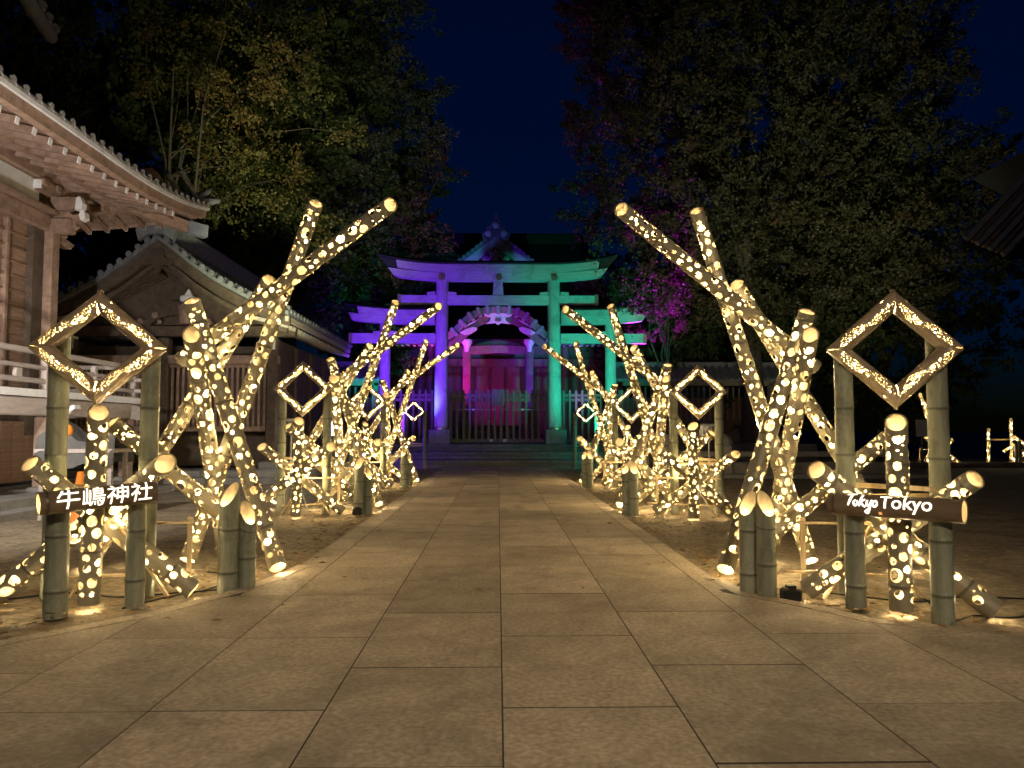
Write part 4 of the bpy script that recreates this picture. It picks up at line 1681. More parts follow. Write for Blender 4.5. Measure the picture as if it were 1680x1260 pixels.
# ================================================================== left hall (floodlit timber hall with deep eaves)
def build_hall():
    HX, HY = -8.05, 14.0           # wall corner
    EX, EY = -6.0, 16.0            # eave corner
    root = empty("timber_hall", (HX, HY, 0), "floodlit timber hall with deep white-tipped eaves at the left edge", "hall")
    O = T(-HX, -HY, 0)

    def B(mb, name, mt, smooth=None):
        return mb.build(name, mt, root, O, smooth)

    def up(y):      # upturn of the eave toward the corner
        return .34 * max(0, (y - 12.4) / 3.6) ** 2.2
    Y0 = 3.0
    WZ0, WZ1 = 1.86, 4.80
    # wall boards
    core = MB().box((HX - .30, (Y0 + HY) / 2, 3.4), (.3, HY - Y0, 4.6)).box((HX - 4, HY - .30, 3.4), (8, .3, 4.6))
    B(core, "wall_core", M['wood_dark'])
    bh = .245
    nb = int((WZ1 - WZ0) / bh) + 1
    bays = [(13.86, 12.98), (12.90, 11.4), (11.3, 9.8), (9.7, 8.2), (8.1, 6.6), (6.5, 5.0), (4.9, 3.2)]
    for (a, b) in bays:
        me = MB().prism([(0, 0), (.058, 0), (.058, .020), (.016, .034), (.010, bh), (0, bh)], (HX - .14, b, 0), (1, 0, 0), (0, 0, 1), (0, a - b, 0)).mesh("siding_board", M['wood_h'])
        for i in range(nb):
            link("siding_board", me, root, O @ T(0, 0, WZ0 + i * bh))
    for y in (12.94, 11.35, 9.75, 8.15, 6.55, 4.95):
        B(MB().box((HX - .10, y, 3.3), (.10, .09, 3.1), ch=.01), "wall_batten", M['wood'])
    B(MB().box((HX, HY, 3.2), (.27, .27, 3.5), ch=.03), "corner_post", M['wood'])
    B(MB().box((HX, HY, .86), (.27, .27, 1.1), ch=.03), "corner_post", M['wood'])
    for y in (9.75, 5.5):
        B(MB().box((HX, y, 3.2), (.25, .25, 3.5), ch=.03), "wall_post", M['wood'])
    # head beams, plaster band
    B(MB().box((HX - .02, (Y0 + HY + .45) / 2, 4.93), (.22, HY + .45 - Y0, .30), ch=.02), "head_beam", M['wood'])
    B(MB().box((HX - 3, HY - .02, 4.90), (6.9, .2, .28), ch=.02), "head_beam", M['wood'])
    B(MB().box((HX + .04, (Y0 + HY + .3) / 2, 5.12), (.36, HY + .3 - Y0, .085), ch=.01), "wall_plate", M['wood'])
    B(MB().box((HX + .03, (Y0 + 13.55) / 2, 5.38), (.06, 13.55 - Y0, .44)), "plaster_band", M['plaster'])
    B(MB().box((HX + .02, (Y0 + HY + .5) / 2, 5.76), (.26, HY + .5 - Y0, .28), ch=.02), "eave_purlin", M['wood'])
    B(MB().box((HX - 3.5, HY + .25, 5.70), (7.4, .24, .26), ch=.02), "eave_purlin", M['wood'])
    # bracket clusters at the corner and along the wall
    arm = [(0, 0), (.30, 0), (.44, .05), (.52, .16), (.50, .24), (0, .24)]
    nose = [(0, 0), (.30, .02), (.42, .10), (.40, .16), (.52, .22), (.50, .32), (.34, .30), (.28, .36), (0, .36)]
    for y in (13.9, 9.75, 5.5):
        B(MB().prism(arm, (HX + .1, y - .07, 5.16), (1, 0, 0), (0, 0, 1), (0, .14, 0)), "bracket_arm", M['wood'])
        B(MB().prism([(.44, .0), (.56, .02), (.58, .12), (.52, .25), (.46, .22)], (HX + .1, y - .075, 5.17), (1, 0, 0), (0, 0, 1), (0, .15, 0)), "bracket_tip", M['white'])
        B(MB().prism([(-.5, 0), (.5, 0), (.42, .10), (.5, .20), (-.5, .20), (-.42, .1)], (HX + .06, y, 5.40), (0, 1, 0), (0, 0, 1), (.14, 0, 0)), "bracket_arm", M['wood'])
        for q in (-.42, 0, .42):
            B(MB().box((HX + .13, y + q, 5.56), (.2, .17, .13), ch=.02), "bearing_block", M['wood'])
        for q in (-.52, .52):
            B(MB().box((HX + .13, y + q, 5.50), (.145, .05, .16), ch=.01), "bracket_tip", M['white'])
    for (ax, ay, o) in (((0, 1, 0), (1, 0, 0), (HX - .1, HY + .1, 4.80)), ((1, 0, 0), (0, 1, 0), (HX + .1, HY - .07, 4.80))):
        B(MB().prism(nose, o, ax, (0, 0, 1), tuple(.15 * q for q in ay)), "carved_nose", M['wood'])
    B(MB().prism([(.50, .20), (.58, .24), (.56, .36), (.50, .40), (.46, .30)], (HX + .1, HY - .075, 4.80), (1, 0, 0), (0, 0, 1), (0, .16, 0)), "nose_tip", M['white'])
    B(MB().prism([(.50, .20), (.62, .25), (.58, .36), (.66, .42), (.50, .46), (.44, .30)], (HX - .1, HY + .1, 4.80), (0, 1, 0), (0, 0, 1), (.16, 0, 0)), "nose_tip", M['white'])
    B(MB().prism([(0, 0), (.5, .0), (.62, .1), (.3, .16), (0, .16)], (HX - .07, HY + .1, 4.62), (0, 1, 0), (0, 0, 1), (.14, 0, 0)), "carved_nose", M['wood'])

    # rafters of the long side (run along X), two tiers
    def rafter(p0, p1, w_=.075, h_=.095, tip=True):
        B(MB().bar(p0, p1, w_, h_), "rafter", M['wood'])
        if tip:
            d = (Vector(p1) - Vector(p0)).normalized()
            B(MB().bar(Vector(p1), Vector(p1) + d * .012, w_ + .006, h_ + .006), "rafter_tip", M['white'])
    y = 14.78
    ys = []
    while y > 6.0:
        ys.append(y)
        y -= .372
    for y in ys:
        e = up(y)
        rafter((-7.30, y, 5.47 + e * .6), (-6.15, y, 5.235 + e), .074, .095)
        rafter((-8.0, y, 5.95), (-6.85, y, 5.40 + e * .7), .07, .09, False)
    # far side (run along Y)
    x = -6.45
    while x > -12:
        rafter((x, 14.2, 5.85), (x, 15.35, 5.40 + up(15.9) * max(0, 1 - (-6.45 - x) / 2) * .5), .075, .10, False)
        rafter((x, 14.9, 5.52), (x, 15.86, 5.26 + up(15.9) * max(0, 1 - (-6.45 - x) / 2) * .6), .06, .085)
        x -= .372
    # hip rafter with its grey-blue cap
    B(MB().bar((HX, HY, 5.80), (-6.26, 15.74, 5.36), .16, .22), "hip_rafter", M['wood'])
    B(MB().bar((-6.26, 15.74, 5.36), (-5.98, 16.02, 5.33), .19, .25), "hip_rafter_cap", M['metalcap'])

    # soffit boards, eave boards (swept with the upturn)
    def sweep_y(pr, n=26, ya=Y0, yb=16.0):
        secs = []
        for i in range(n + 1):
            y = ya + (yb - ya) * i / n
            e = up(y)
            secs.append([(px, y, pz + e * k) for px, pz, k in pr])
        return MB().strip(secs)

    def sweep_x(pr, n=16, xa=-6.0, xb=-14.0):
        secs = []
        for i in range(n + 1):
            x = xa + (xb - xa) * i / n
            e = up(16) * max(0, 1 - (xa - x) / 3.4) ** 2
            secs.append([(x, py, pz + e * k) for py, pz, k in pr])
        return MB().strip(secs)
    B(sweep_y([(-6.12, 5.30, 1), (-6.12, 5.315, 1), (-8.1, 6.04, .1), (-8.1, 6.02, .1)], yb=14.9), "soffit", M['wood'])
    B(sweep_x([(15.88, 5.32, .9), (15.88, 5.335, .9), (14.0, 5.97, .1), (14.0, 5.95, .1)], xa=-6.2), "soffit", M['wood'])
    B(sweep_y([(-6.09, 5.27, 1), (-5.99, 5.29, 1), (-5.97, 5.44, 1), (-6.12, 5.42, 1)], yb=15.99), "eave_board", M['wood'])
    B(sweep_y([(-7.0, 5.36, .8), (-6.86, 5.34, .8), (-6.84, 5.46, .8), (-7.0, 5.48, .8)], yb=15.0), "eave_batten", M['wood'])
    B(sweep_x([(15.98, 5.30, 1), (15.88, 5.28, 1), (15.86, 5.43, 1), (16.0, 5.45, 1)]), "eave_board", M['wood'])
    B(sweep_x([(15.22, 5.42, .7), (15.10, 5.44, .7), (15.10, 5.55, .7), (15.24, 5.53, .7)]), "eave_batten", M['wood'])
    # tile bed, white edge strip, roof slope
    B(sweep_y([(-6.10, 5.43, 1), (-5.93, 5.445, 1), (-5.92, 5.50, 1), (-6.10, 5.51, 1)], yb=16.05), "tile_bed", M['plaster'])
    B(sweep_x([(16.06, 5.46, 1), (15.9, 5.44, 1), (15.9, 5.50, 1), (16.07, 5.51, 1)]), "tile_bed", M['plaster'])
    secs = []
    for i in range(15):
        t = i / 14
        rise = 4.2 * (t ** 1.25)
        ex, ey = EX + .03 - 6.5 * t, EY + .03 - 3.2 * t
        e = up(16) * (1 - t)
        z = 5.50 + rise
        secs.append([(ex, Y0, z), (ex, 12.4 - 3 * t, z + e * .05), (ex, ey, z + e), (ex - 3, ey, z + e * .1), (-16, ey, z), (-16, ey - .02, z - .1), (ex - 3, ey - .06, z + e * .1 - .1), (ex - .05, ey - .05, z + e - .1), (ex - .05, 12.4 - 3 * t, z - .1), (ex - .05, Y0, z - .1)])
    B(MB().strip(secs), "tiled_roof", M['tile'])
    # round tiles along the eave: rolls and their discs
    roll = MB()
    roll.tube([(0, 0, 0), (-1.3, 0, .42)], .058, 8)
    rme = roll.mesh("tile_roll", M['tile'], smooth=40)
    dme = MB().tube([(0, 0, 0), (.025, 0, -.005)], [.066, .060], 12).mesh("eave_tile", M['stone'], smooth=40)
    pan = MB().prism([(-.12, .0), (-.06, -.05), (.06, -.05), (.12, .0), (.06, -.02), (-.06, -.02)], (0, 0, 0), (0, 1, 0), (0, 0, 1), (-.05, 0, .012)).mesh("pan_tile", M['stone'])
    y = 15.95
    while y > 6.2:
        e = up(y)
        link("tile_roll", rme, root, O @ T(-5.93, y, 5.565 + e))
        link("eave_tile", dme, root, O @ T(-5.93, y, 5.565 + e))
        link("pan_tile", pan, root, O @ T(-5.90, y - .135, 5.555 + up(y - .135)))
        y -= .27
    roll2 = MB().tube([(0, 0, 0), (0, -1.1, .42)], .058, 8).mesh("tile_roll", M['tile'], smooth=40)
    d2 = MB().tube([(0, 0, 0), (0, .025, -.005)], [.066, .06], 12).mesh("eave_tile", M['stone'], smooth=40)
    x = -6.1
    while x > -9:
        e = up(16) * max(0, 1 - (-6 - x) / 3.4) ** 2
        link("tile_roll", roll2, root, O @ T(x, 16.03, 5.56 + e))
        link("eave_tile", d2, root, O @ T(x, 16.03, 5.56 + e))
        x -= .27
    # corner ridge with upswept end tile
    pts = [(-8.4, 13.6, 6.75), (-7.2, 14.85, 6.20), (-6.4, 15.65, 5.98), (-6.0, 16.02, 5.98), (-5.80, 16.22, 6.06)]
    B(MB().tube(pts, [.14, .13, .11, .09, .05], 10), "corner_ridge", M['tile'], 50)
    B(MB().tube([(-6.12, 15.9, 6.08), (-5.98, 16.04, 6.18), (-5.93, 16.1, 6.27)], [.07, .055, .02], 8), "ridge_end_tile", M['tile'], 50)

    # upper descending ridge glimpsed at the top corner of the picture
    ra, rb = P(14, -60, 12.2) + Vector((.14, 0, 0)), P(84, 62, 14.0) + Vector((.14, 0, 0))
    B(MB().tube([ra, ra.lerp(rb, .5) - Vector((0, 0, .08)), rb], [.15, .15, .12], 10), "upper_ridge", M['tile'], 50)
    for q in range(7):
        c_ = ra.lerp(rb, q / 6)
        B(MB().tube([c_ + Vector((.06, -.05, .10)), c_ + Vector((.16, -.14, .12))], [.085, .08], 10), "ridge_tile", M['stone'], 50)

    # veranda with railing
    VX, VY = -6.9, 15.1
    B(MB().box(((VX + HX) / 2 - .06, (Y0 + VY) / 2, 1.79), (HX * -1 + VX - .14, VY - Y0, .07)), "veranda_floor", M['wood_grey'])
    B(MB().box((VX + .03, (Y0 + VY) / 2, 1.755), (.05, VY - Y0 + .1, .11)), "floor_edge", M['white'])
    B(MB().box((HX - 2.5, (VY + HY) / 2 + .08, 1.79), (7.4, VY - HY - .2, .07)), "veranda_floor", M['wood_grey'])
    B(MB().box((VX - .06, (Y0 + VY) / 2, 1.55), (.2, VY - Y0, .27), ch=.02), "veranda_beam", M['wood_grey'])
    B(MB().box((-10, VY - .08, 1.55), (6.1, .2, .27), ch=.02), "veranda_beam", M['wood_grey'])
    for z, hh, nm in ((2.40, .085, "top_rail"), (2.16, .065, "middle_rail"), (1.95, .075, "bottom_rail")):
        B(MB().box((VX - .05, (Y0 + VY + .35) / 2, z), (.085, VY + .35 - Y0, hh), ch=.012), nm, M['wood_grey'])
        B(MB().box(((-12 + VX + .3) / 2, VY - .05, z + .001), (VX + .3 + 12, .08, hh - .004), ch=.012), nm, M['wood_grey'])
    y = VY - .05
    while y > 4:
        B(MB().box((VX - .05, y, 2.055), (.09, .10, .52), ch=.01), "railing_post", M['wood_grey'])
        B(MB().box((VX - .05, y - .7, 2.04), (.06, .16, .16), ch=.01), "railing_block", M['wood_grey'])
        y -= 1.45
    ns = [(0, 0), (.20, -.02), (.34, .04), (.42, .14), (.36, .17), (.30, .12), (.26, .20), (.12, .25), (0, .25)]
    for y in (14.9, 12.2, 9.5):
        B(MB().prism(ns, (VX + .02, y - .08, 1.40), (1, 0, 0), (0, 0, 1), (0, .17, 0)), "beam_nose", M['wood_grey'])
        B(MB().prism([(.30, .07), (.42, .13), (.40, .19), (.33, .16)], (VX + .025, y - .085, 1.40), (1, 0, 0), (0, 0, 1), (0, .18, 0)), "nose_tip", M['white'])
        B(MB().box((VX - .08, y, .85), (.2, .2, 1.1), ch=.02), "veranda_post", M['wood'])
        B(MB().box((VX - .08, y, .23), (.34, .34, .16), ch=.03), "post_stone", M['stone'])
    pm = MB().box((0, 0, .83), (.03, .30, 1.04), ch=.004).mesh("skirt_board", M['wood_h'])
    y = 13.7
    while y > 5:
        link("skirt_board", pm, root, O @ T(HX - .05, y, 0))
        y -= .315
    # stone base
    n = 0
    y = 15.3
    while y > 4:
        B(MB().box((-7.6, y - .6, .08), (2.0, 1.19, .32), ch=.02), "base_stone", M['stone'])
        y -= 1.2
    x = -8.65
    while x > -13:
        B(MB().box((x - .6, 14.7, .08), (1.19, 1.2, .32), ch=.02), "base_stone", M['stone'])
        x -= 1.2
    y = 15.6
    while y > 4:
        B(MB().box((-6.45, y - .75, .0), (.28, 1.49, .2), ch=.015), "edge_stone", M['stone'])
        y -= 1.5


build_hall()
for _o in COL.objects:
    if _o.name == 'timber_hall':
        _o.location.x -= .14


# ================================================================== gabled hall farther back on the left
def build_gable_hall():
    d = 18.0
    k = d / F
    CX = (258 - 817) * k
    root = empty("gabled_hall", (CX, d, 0), "darker gabled timber hall with lattice front behind the floodlit hall", "hall")

    def Z(y):
        return 1.2 + (705 - y) * k
    depth = 7.6
    # concave gable line on the right side: (x offset, z)
    line = [(0, Z(394)), (.35, Z(412)), (.85, Z(440)), (1.45, Z(468)), (2.1, Z(492)), (2.7, Z(511)), (3.08, Z(519))]
    W_ = M['wood_dark']
    for s in (-1, 1):
        top = [(s * x, z) for x, z in line]
        bot = [(s * x, z - .30 + .08 * (x / 3)) for x, z in line]
        MB().prism(top + bot[::-1], (0, .05, 0), (1, 0, 0), (0, 0, 1), (0, .10, 0)).build("barge_board", W_, root)
        bot2 = [(s * x * .97, z - .46 + .1 * (x / 3)) for x, z in line]
        top2 = [(s * x * .97, z - .34 + .08 * (x / 3)) for x, z in line]
        MB().prism(top2 + bot2[::-1], (0, .18, 0), (1, 0, 0), (0, 0, 1), (0, .12, 0)).build("inner_barge_board", W_, root)
        # roof slab
        secs = []
        for x, z in line:
            secs.append([(s * x, -.08, z + .02), (s * x, -.08, z + .12), (s * x, depth, z + .12), (s * x, depth, z + .02)])
        MB().strip(secs).build("roof_slope", M['tile'], root)
        # verge tiles, disc faces to the front
        dm = MB().tube([(0, 0, 0), (0, .25, 0)], .075, 10).mesh("verge_tile", M['tile'], smooth=40)
        pts = [Vector(p) for p in line]
        acc = []
        for a, b in zip(pts, pts[1:]):
            nseg = max(1, int((b - a).length / .05))
            acc += [a.lerp(b, q / nseg) for q in range(nseg)]
        last = None
        for p in acc:
            if last is None or (p - last).length > .23:
                last = p
                link("verge_tile", dm, root, T(s * p.x, -.12, p.y + .15))
        for q in range(2):
            secs = []
            for x, z in line:
                xx = s * max(0, x - .02)
                secs.append([(xx, .08 + .26 * q, z + .13), (xx, .08 + .26 * q, z + .26 - .04 * q), (xx, .26 + .26 * q, z + .26 - .04 * q), (xx, .26 + .26 * q, z + .13)])
            MB().strip(secs).build("verge_ridge", M['tile'], root)
        # tile rows on the slope seen beyond the verge
        rowm = MB()
        for a, b in zip(line, line[1:]):
            rowm.tube([(s * a[0], 0, a[1] + .13), (s * b[0], 0, b[1] + .13)], .06, 6, caps=False)
        rm = rowm.mesh("tile_row", M['tile'], smooth=40)
        for i in range(22):
            link("tile_row", rm, root, T(0, .85 + i * .31, 0))
        # eave: board, rafter ends, disc tiles
        ex, ez = s * 3.08, Z(519)
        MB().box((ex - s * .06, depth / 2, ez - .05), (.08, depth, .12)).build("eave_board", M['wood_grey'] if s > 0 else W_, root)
        dm2 = MB().tube([(0, 0, 0), (s * .03, 0, 0)], .06, 10).mesh("eave_tile", M['tile'], smooth=40)
        rf = MB().box((0, 0, 0), (.9, .07, .09), rot=Matrix.Rotation(s * R(14), 3, 'Y')).mesh("rafter", M['wood_grey'])
        for i in range(25):
            link("eave_tile", dm2, root, T(ex + s * .0, .15 + i * .31, ez + .13))
            link("rafter", rf, root, T(ex - s * .5, .2 + i * .31, ez - .10))
        MB().bar((s * .4, depth / 2, Z(412) - .3), (s * 2.95, depth / 2, Z(515) - .1), depth - .4, .03, up=(0, 0, 1)).build("soffit", W_, root)
        # exposed rafters inside the gable overhang
        for q in range(4):
            yy = .42 + q * .17
            MB().bar((s * .2, yy, Z(425) - .2), (s * 2.7, yy, Z(515) - .22), .07, .10).build("gable_rafter", W_, root)
    # ridge and devil tile
    MB().box((0, depth / 2, Z(394) + .30), (.42, depth - .2, .5), ch=.06).build("ridge", M['tile'], root)
    oni = [(-.40, -.15), (-.46, .1), (-.34, .22), (-.40, .36), (-.22, .44), (-.10, .60), (.10, .60), (.22, .44), (.40, .36), (.34, .22), (.46, .1), (.40, -.15), (.18, .0), (-.18, .0)]
    MB().prism(oni, (0, -.2, Z(394) + .12), (1, 0, 0), (0, 0, 1), (0, .16, 0)).build("ridge_end_tile", M['tile'], root)
    MB().lathe([(.13, 0), (.13, .05), (.07, .09)], 12).build("ridge_boss", M['tile'], root, T(0, -.19, Z(394) + .34) @ Matrix.Rotation(PI / 2, 4, 'X'))
    # hanging gegyo and frog-leg strut
    geg = [(-.10, 0), (.10, 0), (.16, -.20), (.34, -.28), (.30, -.40), (.14, -.36), (0, -.56), (-.14, -.36), (-.30, -.40), (-.34, -.28), (-.16, -.20)]
    MB().prism(geg, (0, -.02, Z(408)), (1, 0, 0), (0, 0, 1), (0, .07, 0)).build("gable_pendant", W_, root)
    yf = .95
    frog = [(-1.0, 0), (-.92, .12), (-.66, .16), (-.50, .34), (-.22, .46), (-.18, .62), (.18, .62), (.22, .46), (.50, .34), (.66, .16), (.92, .12), (1.0, 0), (.62, 0), (.48, .12), (.3, .22), (0, .27), (-.3, .22), (-.48, .12), (-.62, 0)]
    MB().prism(frog, (.05, yf - .1, Z(527)), (1, 0, 0), (0, 0, 1), (0, .14, 0)).build("frog_leg_strut", M['wood_dark'], root)
    for x, z, rr in ((-.78, .10, .09), (.88, .10, .09), (-.42, .26, .08), (.52, .26, .08), (-.3, .10, .06), (.4, .10, .06)):
        MB().lathe([(rr, 0), (rr, .04), (rr * .5, .07)], 10).build("scroll_carving", M['wood'], root, T(x, yf - .1, Z(527) + z) @ Matrix.Rotation(PI / 2, 4, 'X'))
    MB().lathe([(.19, 0), (.22, .3), (.24, .46), (.18, .50)], 14).build("strut_block", M['wood'], root, T(.38, yf - .12, Z(527) + .03), smooth=40)
    MB().box((.38, yf - .12, Z(527) + .66), (.34, .2, .16), ch=.03).build("strut_cap", M['white'], root)
    MB().prism([(-.08, 0), (.1, 0), (.02, .16)], (.40, yf - .2, Z(527) + .74), (1, 0, 0), (0, 0, 1), (0, .12, 0)).build("strut_tip", M['white'], root)
    MB().prism([(-2.9, Z(524)), (2.9, Z(524)), (0, Z(410))], (0, yf + .1, 0), (1, 0, 0), (0, 0, 1), (0, .08, 0)).build("gable_panel", W_, root)
    # tie beams, posts, lattice front
    MB().box((0, yf, Z(536)), (6.0, .26, .26), ch=.02).build("tie_beam", W_, root)
    MB().box((0, yf, Z(585)), (5.2, .20, .22), ch=.02).build("lintel", M['wood'], root)
    for x in (-2.5, -.2, 2.45):
        MB().box((x, yf, 1.85), (.27, .27, 3.2), ch=.03).build("post", W_, root)
        MB().box((x, yf, .33), (.52, .52, .2), ch=.04).build("post_stone", M['stone'], root)
    for s in (-1, 1):
        ns = [(0, 0), (.28, 0), (.44, .10), (.36, .18), (.26, .26), (0, .26)]
        MB().prism([(s * a, b) for a, b in ns], (s * 2.58, yf - .09, Z(540)), (1, 0, 0), (0, 0, 1), (0, .18, 0)).build("beam_nose", W_, root)
        MB().box((s * 2.45, yf - .02, Z(555)), (.16, .26, .36)).build("pale_block", M['plaster'], root)
    bar = MB().box((0, 0, 0), (.06, .05, 1.55)).mesh("lattice_bar", M['wood'])
    for i in range(18):
        for (a, b) in ((-2.3, -.38), (.0, 2.25)):
            x = a + (b - a) * i / 17
            link("lattice_bar", bar, root, T(x, yf + .02, 2.0))
    for z in (1.22, 2.78):
        MB().box((0, yf + .05, z), (4.8, .09, .12)).build("lattice_rail", M['wood'], root)
    MB().box((0, yf + .6, 1.8), (5.0, .1, 3.0)).build("back_wall", W_, root)
    MB().box((-2.5, 4.4, 1.8), (.12, 6.8, 3.2)).build("side_wall", W_, root)
    MB().box((2.5, 4.4, 1.8), (.12, 6.8, 3.2)).build("side_wall", W_, root)
    for q in range(4):
        MB().box((2.52, 2.6 + q * 1.6, 1.8), (.2, .2, 3.1), ch=.02).build("post", W_, root)
    # stone platform and step
    for i in range(6):
        MB().box((-2.9 + i * 1.16, .55, .12), (1.15, 1.5, .28), ch=.02).build("base_stone", M['stone'], root)
        MB().box((-2.9 + i * 1.16, -.45, .05), (1.15, .46, .16), ch=.02).build("step_stone", M['stone'], root)
    MB().box((0, 4.4, .1), (6.9, 6.2, .22)).build("platform", M['stone'], root)


build_gable_hall()


# ================================================================== trees
def leaf_mesh(name, cl, mt, per=60, seed=0, size=.11, spread=.35, length=.9, droop=.0, aspect=.5):
    """cl: list of (pos, dir, scale). Sprays of leaf-sized rhombs along short twigs."""
    rng = np.random.default_rng(seed)
    pos = np.array([c[0] for c in cl])
    dr = np.array([c[1] for c in cl])
    sc = np.array([c[2] for c in cl])
    n = len(cl)
    idx = np.repeat(np.arange(n), per)
    N_ = len(idx)
    t = rng.random(N_) ** .8
    wd = spread * (1 - .75 * t) + .04
    c = pos[idx] + dr[idx] * (t * length * sc[idx])[:, None] + rng.normal(0, 1, (N_, 3)) * (wd * sc[idx] * .5)[:, None]
    c[:, 2] -= droop * t ** 2 * sc[idx]
    a = dr[idx] * .8 + rng.normal(0, .6, (N_, 3))
    a /= np.linalg.norm(a, axis=1)[:, None]
    b = np.cross(a, rng.normal(0, 1, (N_, 3)) + np.array([0, 0, .8]))
    b /= np.linalg.norm(b, axis=1)[:, None] + 1e-9
    nn = np.cross(a, b)
    s = size * rng.uniform(.6, 1.3, N_)
    A = a * s[:, None] * .5
    Bv = b * (s * aspect)[:, None] * .5
    V = np.stack([c - A, c + Bv + nn * (s * .06)[:, None], c + A, c - Bv + nn * (s * .06)[:, None]], 1).reshape(-1, 3)
    me = bpy.data.meshes.new(name)
    me.vertices.add(4 * N_)
    me.vertices.foreach_set("co", V.astype(np.float32).ravel())
    me.loops.add(4 * N_)
    me.loops.foreach_set("vertex_index", np.arange(4 * N_, dtype=np.int32))
    me.polygons.add(N_)
    me.polygons.foreach_set("loop_start", np.arange(0, 4 * N_, 4, dtype=np.int32))
    me.update(calc_edges=True)
    me.materials.append(mt)
    return me


def crown_clusters(blobs, n, rng, ctr, outward=.8, upward=.35, shell=.55):
    """points scattered through the outer part of overlapping lumps"""
    outl = []
    vols = [b[3] * b[4] * b[5] for b in blobs]
    while len(outl) < n:
        b = rng.choices(blobs, vols)[0]
        while True:
            v = Vector((rng.gauss(0, 1), rng.gauss(0, 1), rng.gauss(0, 1)))
            if v.length > .01:
                v.normalize()
                break
        rr = shell + (1 - shell) * rng.random() ** .6
        p = Vector((b[0] + v.x * b[3] * rr, b[1] + v.y * b[4] * rr, b[2] + v.z * b[5] * rr))
        d = (v * outward + Vector((0, 0, upward)) + Vector((rng.gauss(0, .3), rng.gauss(0, .3), rng.gauss(0, .25)))).normalized()
        # a plume: sprays strung along one drooping or rising branchlet
        m = rng.randint(4, 11)
        ln = rng.uniform(1.0, 2.3) * (b[3] / 3.0)
        for q in range(m):
            t = q / m
            w_ = .34 * (1 - .6 * t)
            pp = p + d * (ln * (t - .35)) + Vector((rng.gauss(0, w_), rng.gauss(0, w_), rng.gauss(0, w_ * .8)))
            dd = (d + Vector((rng.gauss(0, .35), rng.gauss(0, .35), rng.gauss(0, .3)))).normalized()
            outl.append((tuple(pp), tuple(dd), rng.uniform(.5, 1.0) * (1 - .4 * t)))
    return outl


def trunk_mesh(base_r, h, limbs, mt, rng):
    mb = MB()
    pts = [(0, 0, -.1)]
    rad = [base_r * 1.35]
    x = y = 0
    for i in range(1, 8):
        x += rng.uniform(-.10, .10)
        y += rng.uniform(-.10, .10)
        pts.append((x, y, h * i / 7))
        rad.append(base_r * (1 - .82 * i / 7))
    mb.tube(pts, rad, 12)
    for l in limbs:
        t = rng.uniform(.28, .8)
        k = min(6, int(t * 7))
        a = Vector(pts[k]).lerp(Vector(pts[k + 1]), t * 7 - k)
        b = Vector(l)
        m1 = a.lerp(b, .4) + Vector((rng.uniform(-.3, .3), rng.uniform(-.3, .3), .25))
        m2 = a.lerp(b, .75) + Vector((rng.uniform(-.3, .3), rng.uniform(-.3, .3), .2))
        r0 = base_r * (1 - .82 * t) * .62
        mb.tube([a, m1, m2, b], [r0, r0 * .7, r0 * .4, .012], 7)
    return mb.mesh("trunk", mt, smooth=60)


def tree(name, loc, blobs, n, per, label, mt, seed, base_r=.35, h=9, size=.15, length=1.1, spread=.5, group=None, bark='bark', nlimb=14, upward=.35, droop=0.0, shell=.55, cat="tree"):
    rng = random.Random(seed)
    root = empty(name, loc, label, cat, group)
    cl = crown_clusters(blobs, n, rng, None, upward=upward, shell=shell)
    limbs = [tuple(cl[rng.randrange(len(cl))][0]) for _ in range(nlimb)]
    link("trunk", trunk_mesh(base_r, h, limbs, M[bark], rng), root)
    link("crown", leaf_mesh("crown", cl, mt, per, seed, size, spread, length, droop), root)
    return root


GT = "trees around the shrine yard"
# the great tree on the right: crown spans px 890..1610, from above the frame down to y 560
tree("ginkgo_tree", (10.0, 29.8, 0.69), [(-4.19, -0.7, 6.57, 2.8, 2.56, 2.56), (-3.96, 0.0, 10.99, 3.5, 3.03, 3.96), (-3.03, 0.0, 16.12, 3.96, 3.26, 4.19), (0.23, -1.4, 7.73, 4.19, 3.03, 3.5), (3.73, -1.17, 7.5, 3.96, 3.03, 3.73), (1.4, -0.7, 12.63, 5.13, 3.5, 4.66), (0.7, 0.0, 19.5, 5.13, 3.73, 5.13), (5.13, 0.0, 11.46, 3.38, 3.03, 4.43), (5.13, 0.0, 17.05, 3.5, 3.26, 4.66)],
     7200, 44, "huge tree with olive leaves overhanging the right side of the torii", M['leaf_grey'], 11, .45, 13, .15, 1.05, .56, GT, nlimb=5, shell=.45)
tree("broadleaf_tree", (16.5, 33.0, 0), [(0, 0, 5.0, 4.6, 3, 3.8), (-2.5, 0, 9, 4.0, 3, 4.2), (2, 0, 9, 4.4, 3, 4.4)], 1300, 46,
     "dark tree behind the far lit bamboo at the right edge", M['leaf_dark'], 12, .3, 9, .24, 1.2, .7, GT, nlimb=6, shell=.3)
tree("broadleaf_tree", (9.5, 34.0, 0), [(0, 0, 3.4, 4.6, 2.5, 3.2), (-3.0, 0, 4.4, 2.8, 2, 3.6), (3.4, 0, 4.4, 3.6, 2.4, 3.4), (0, 0, 8, 4, 2.4, 3.4)], 1500, 46,
     "low dark tree under the great tree, behind the green torii wing", M['leaf_dark'], 13, .25, 5, .22, 1.1, .6, GT, nlimb=6, shell=.3)
tree("maple_tree", (6.3, 27.1, TZ), [(-1.15, .7, 5.45, .62, .5, .30), (-.75, .7, 5.2, .5, .4, .25), (.05, .6, 4.85, .6, .5, .36), (.5, .6, 4.7, .5, .4, .4), (-.4, .8, 6.1, .35, .4, .25)], 150, 46,
     "small maple glowing magenta beside the right wing of the torii", M['leaf_grey'], 14, .09, 4.6, .10, .5, .26, GT, nlimb=7)
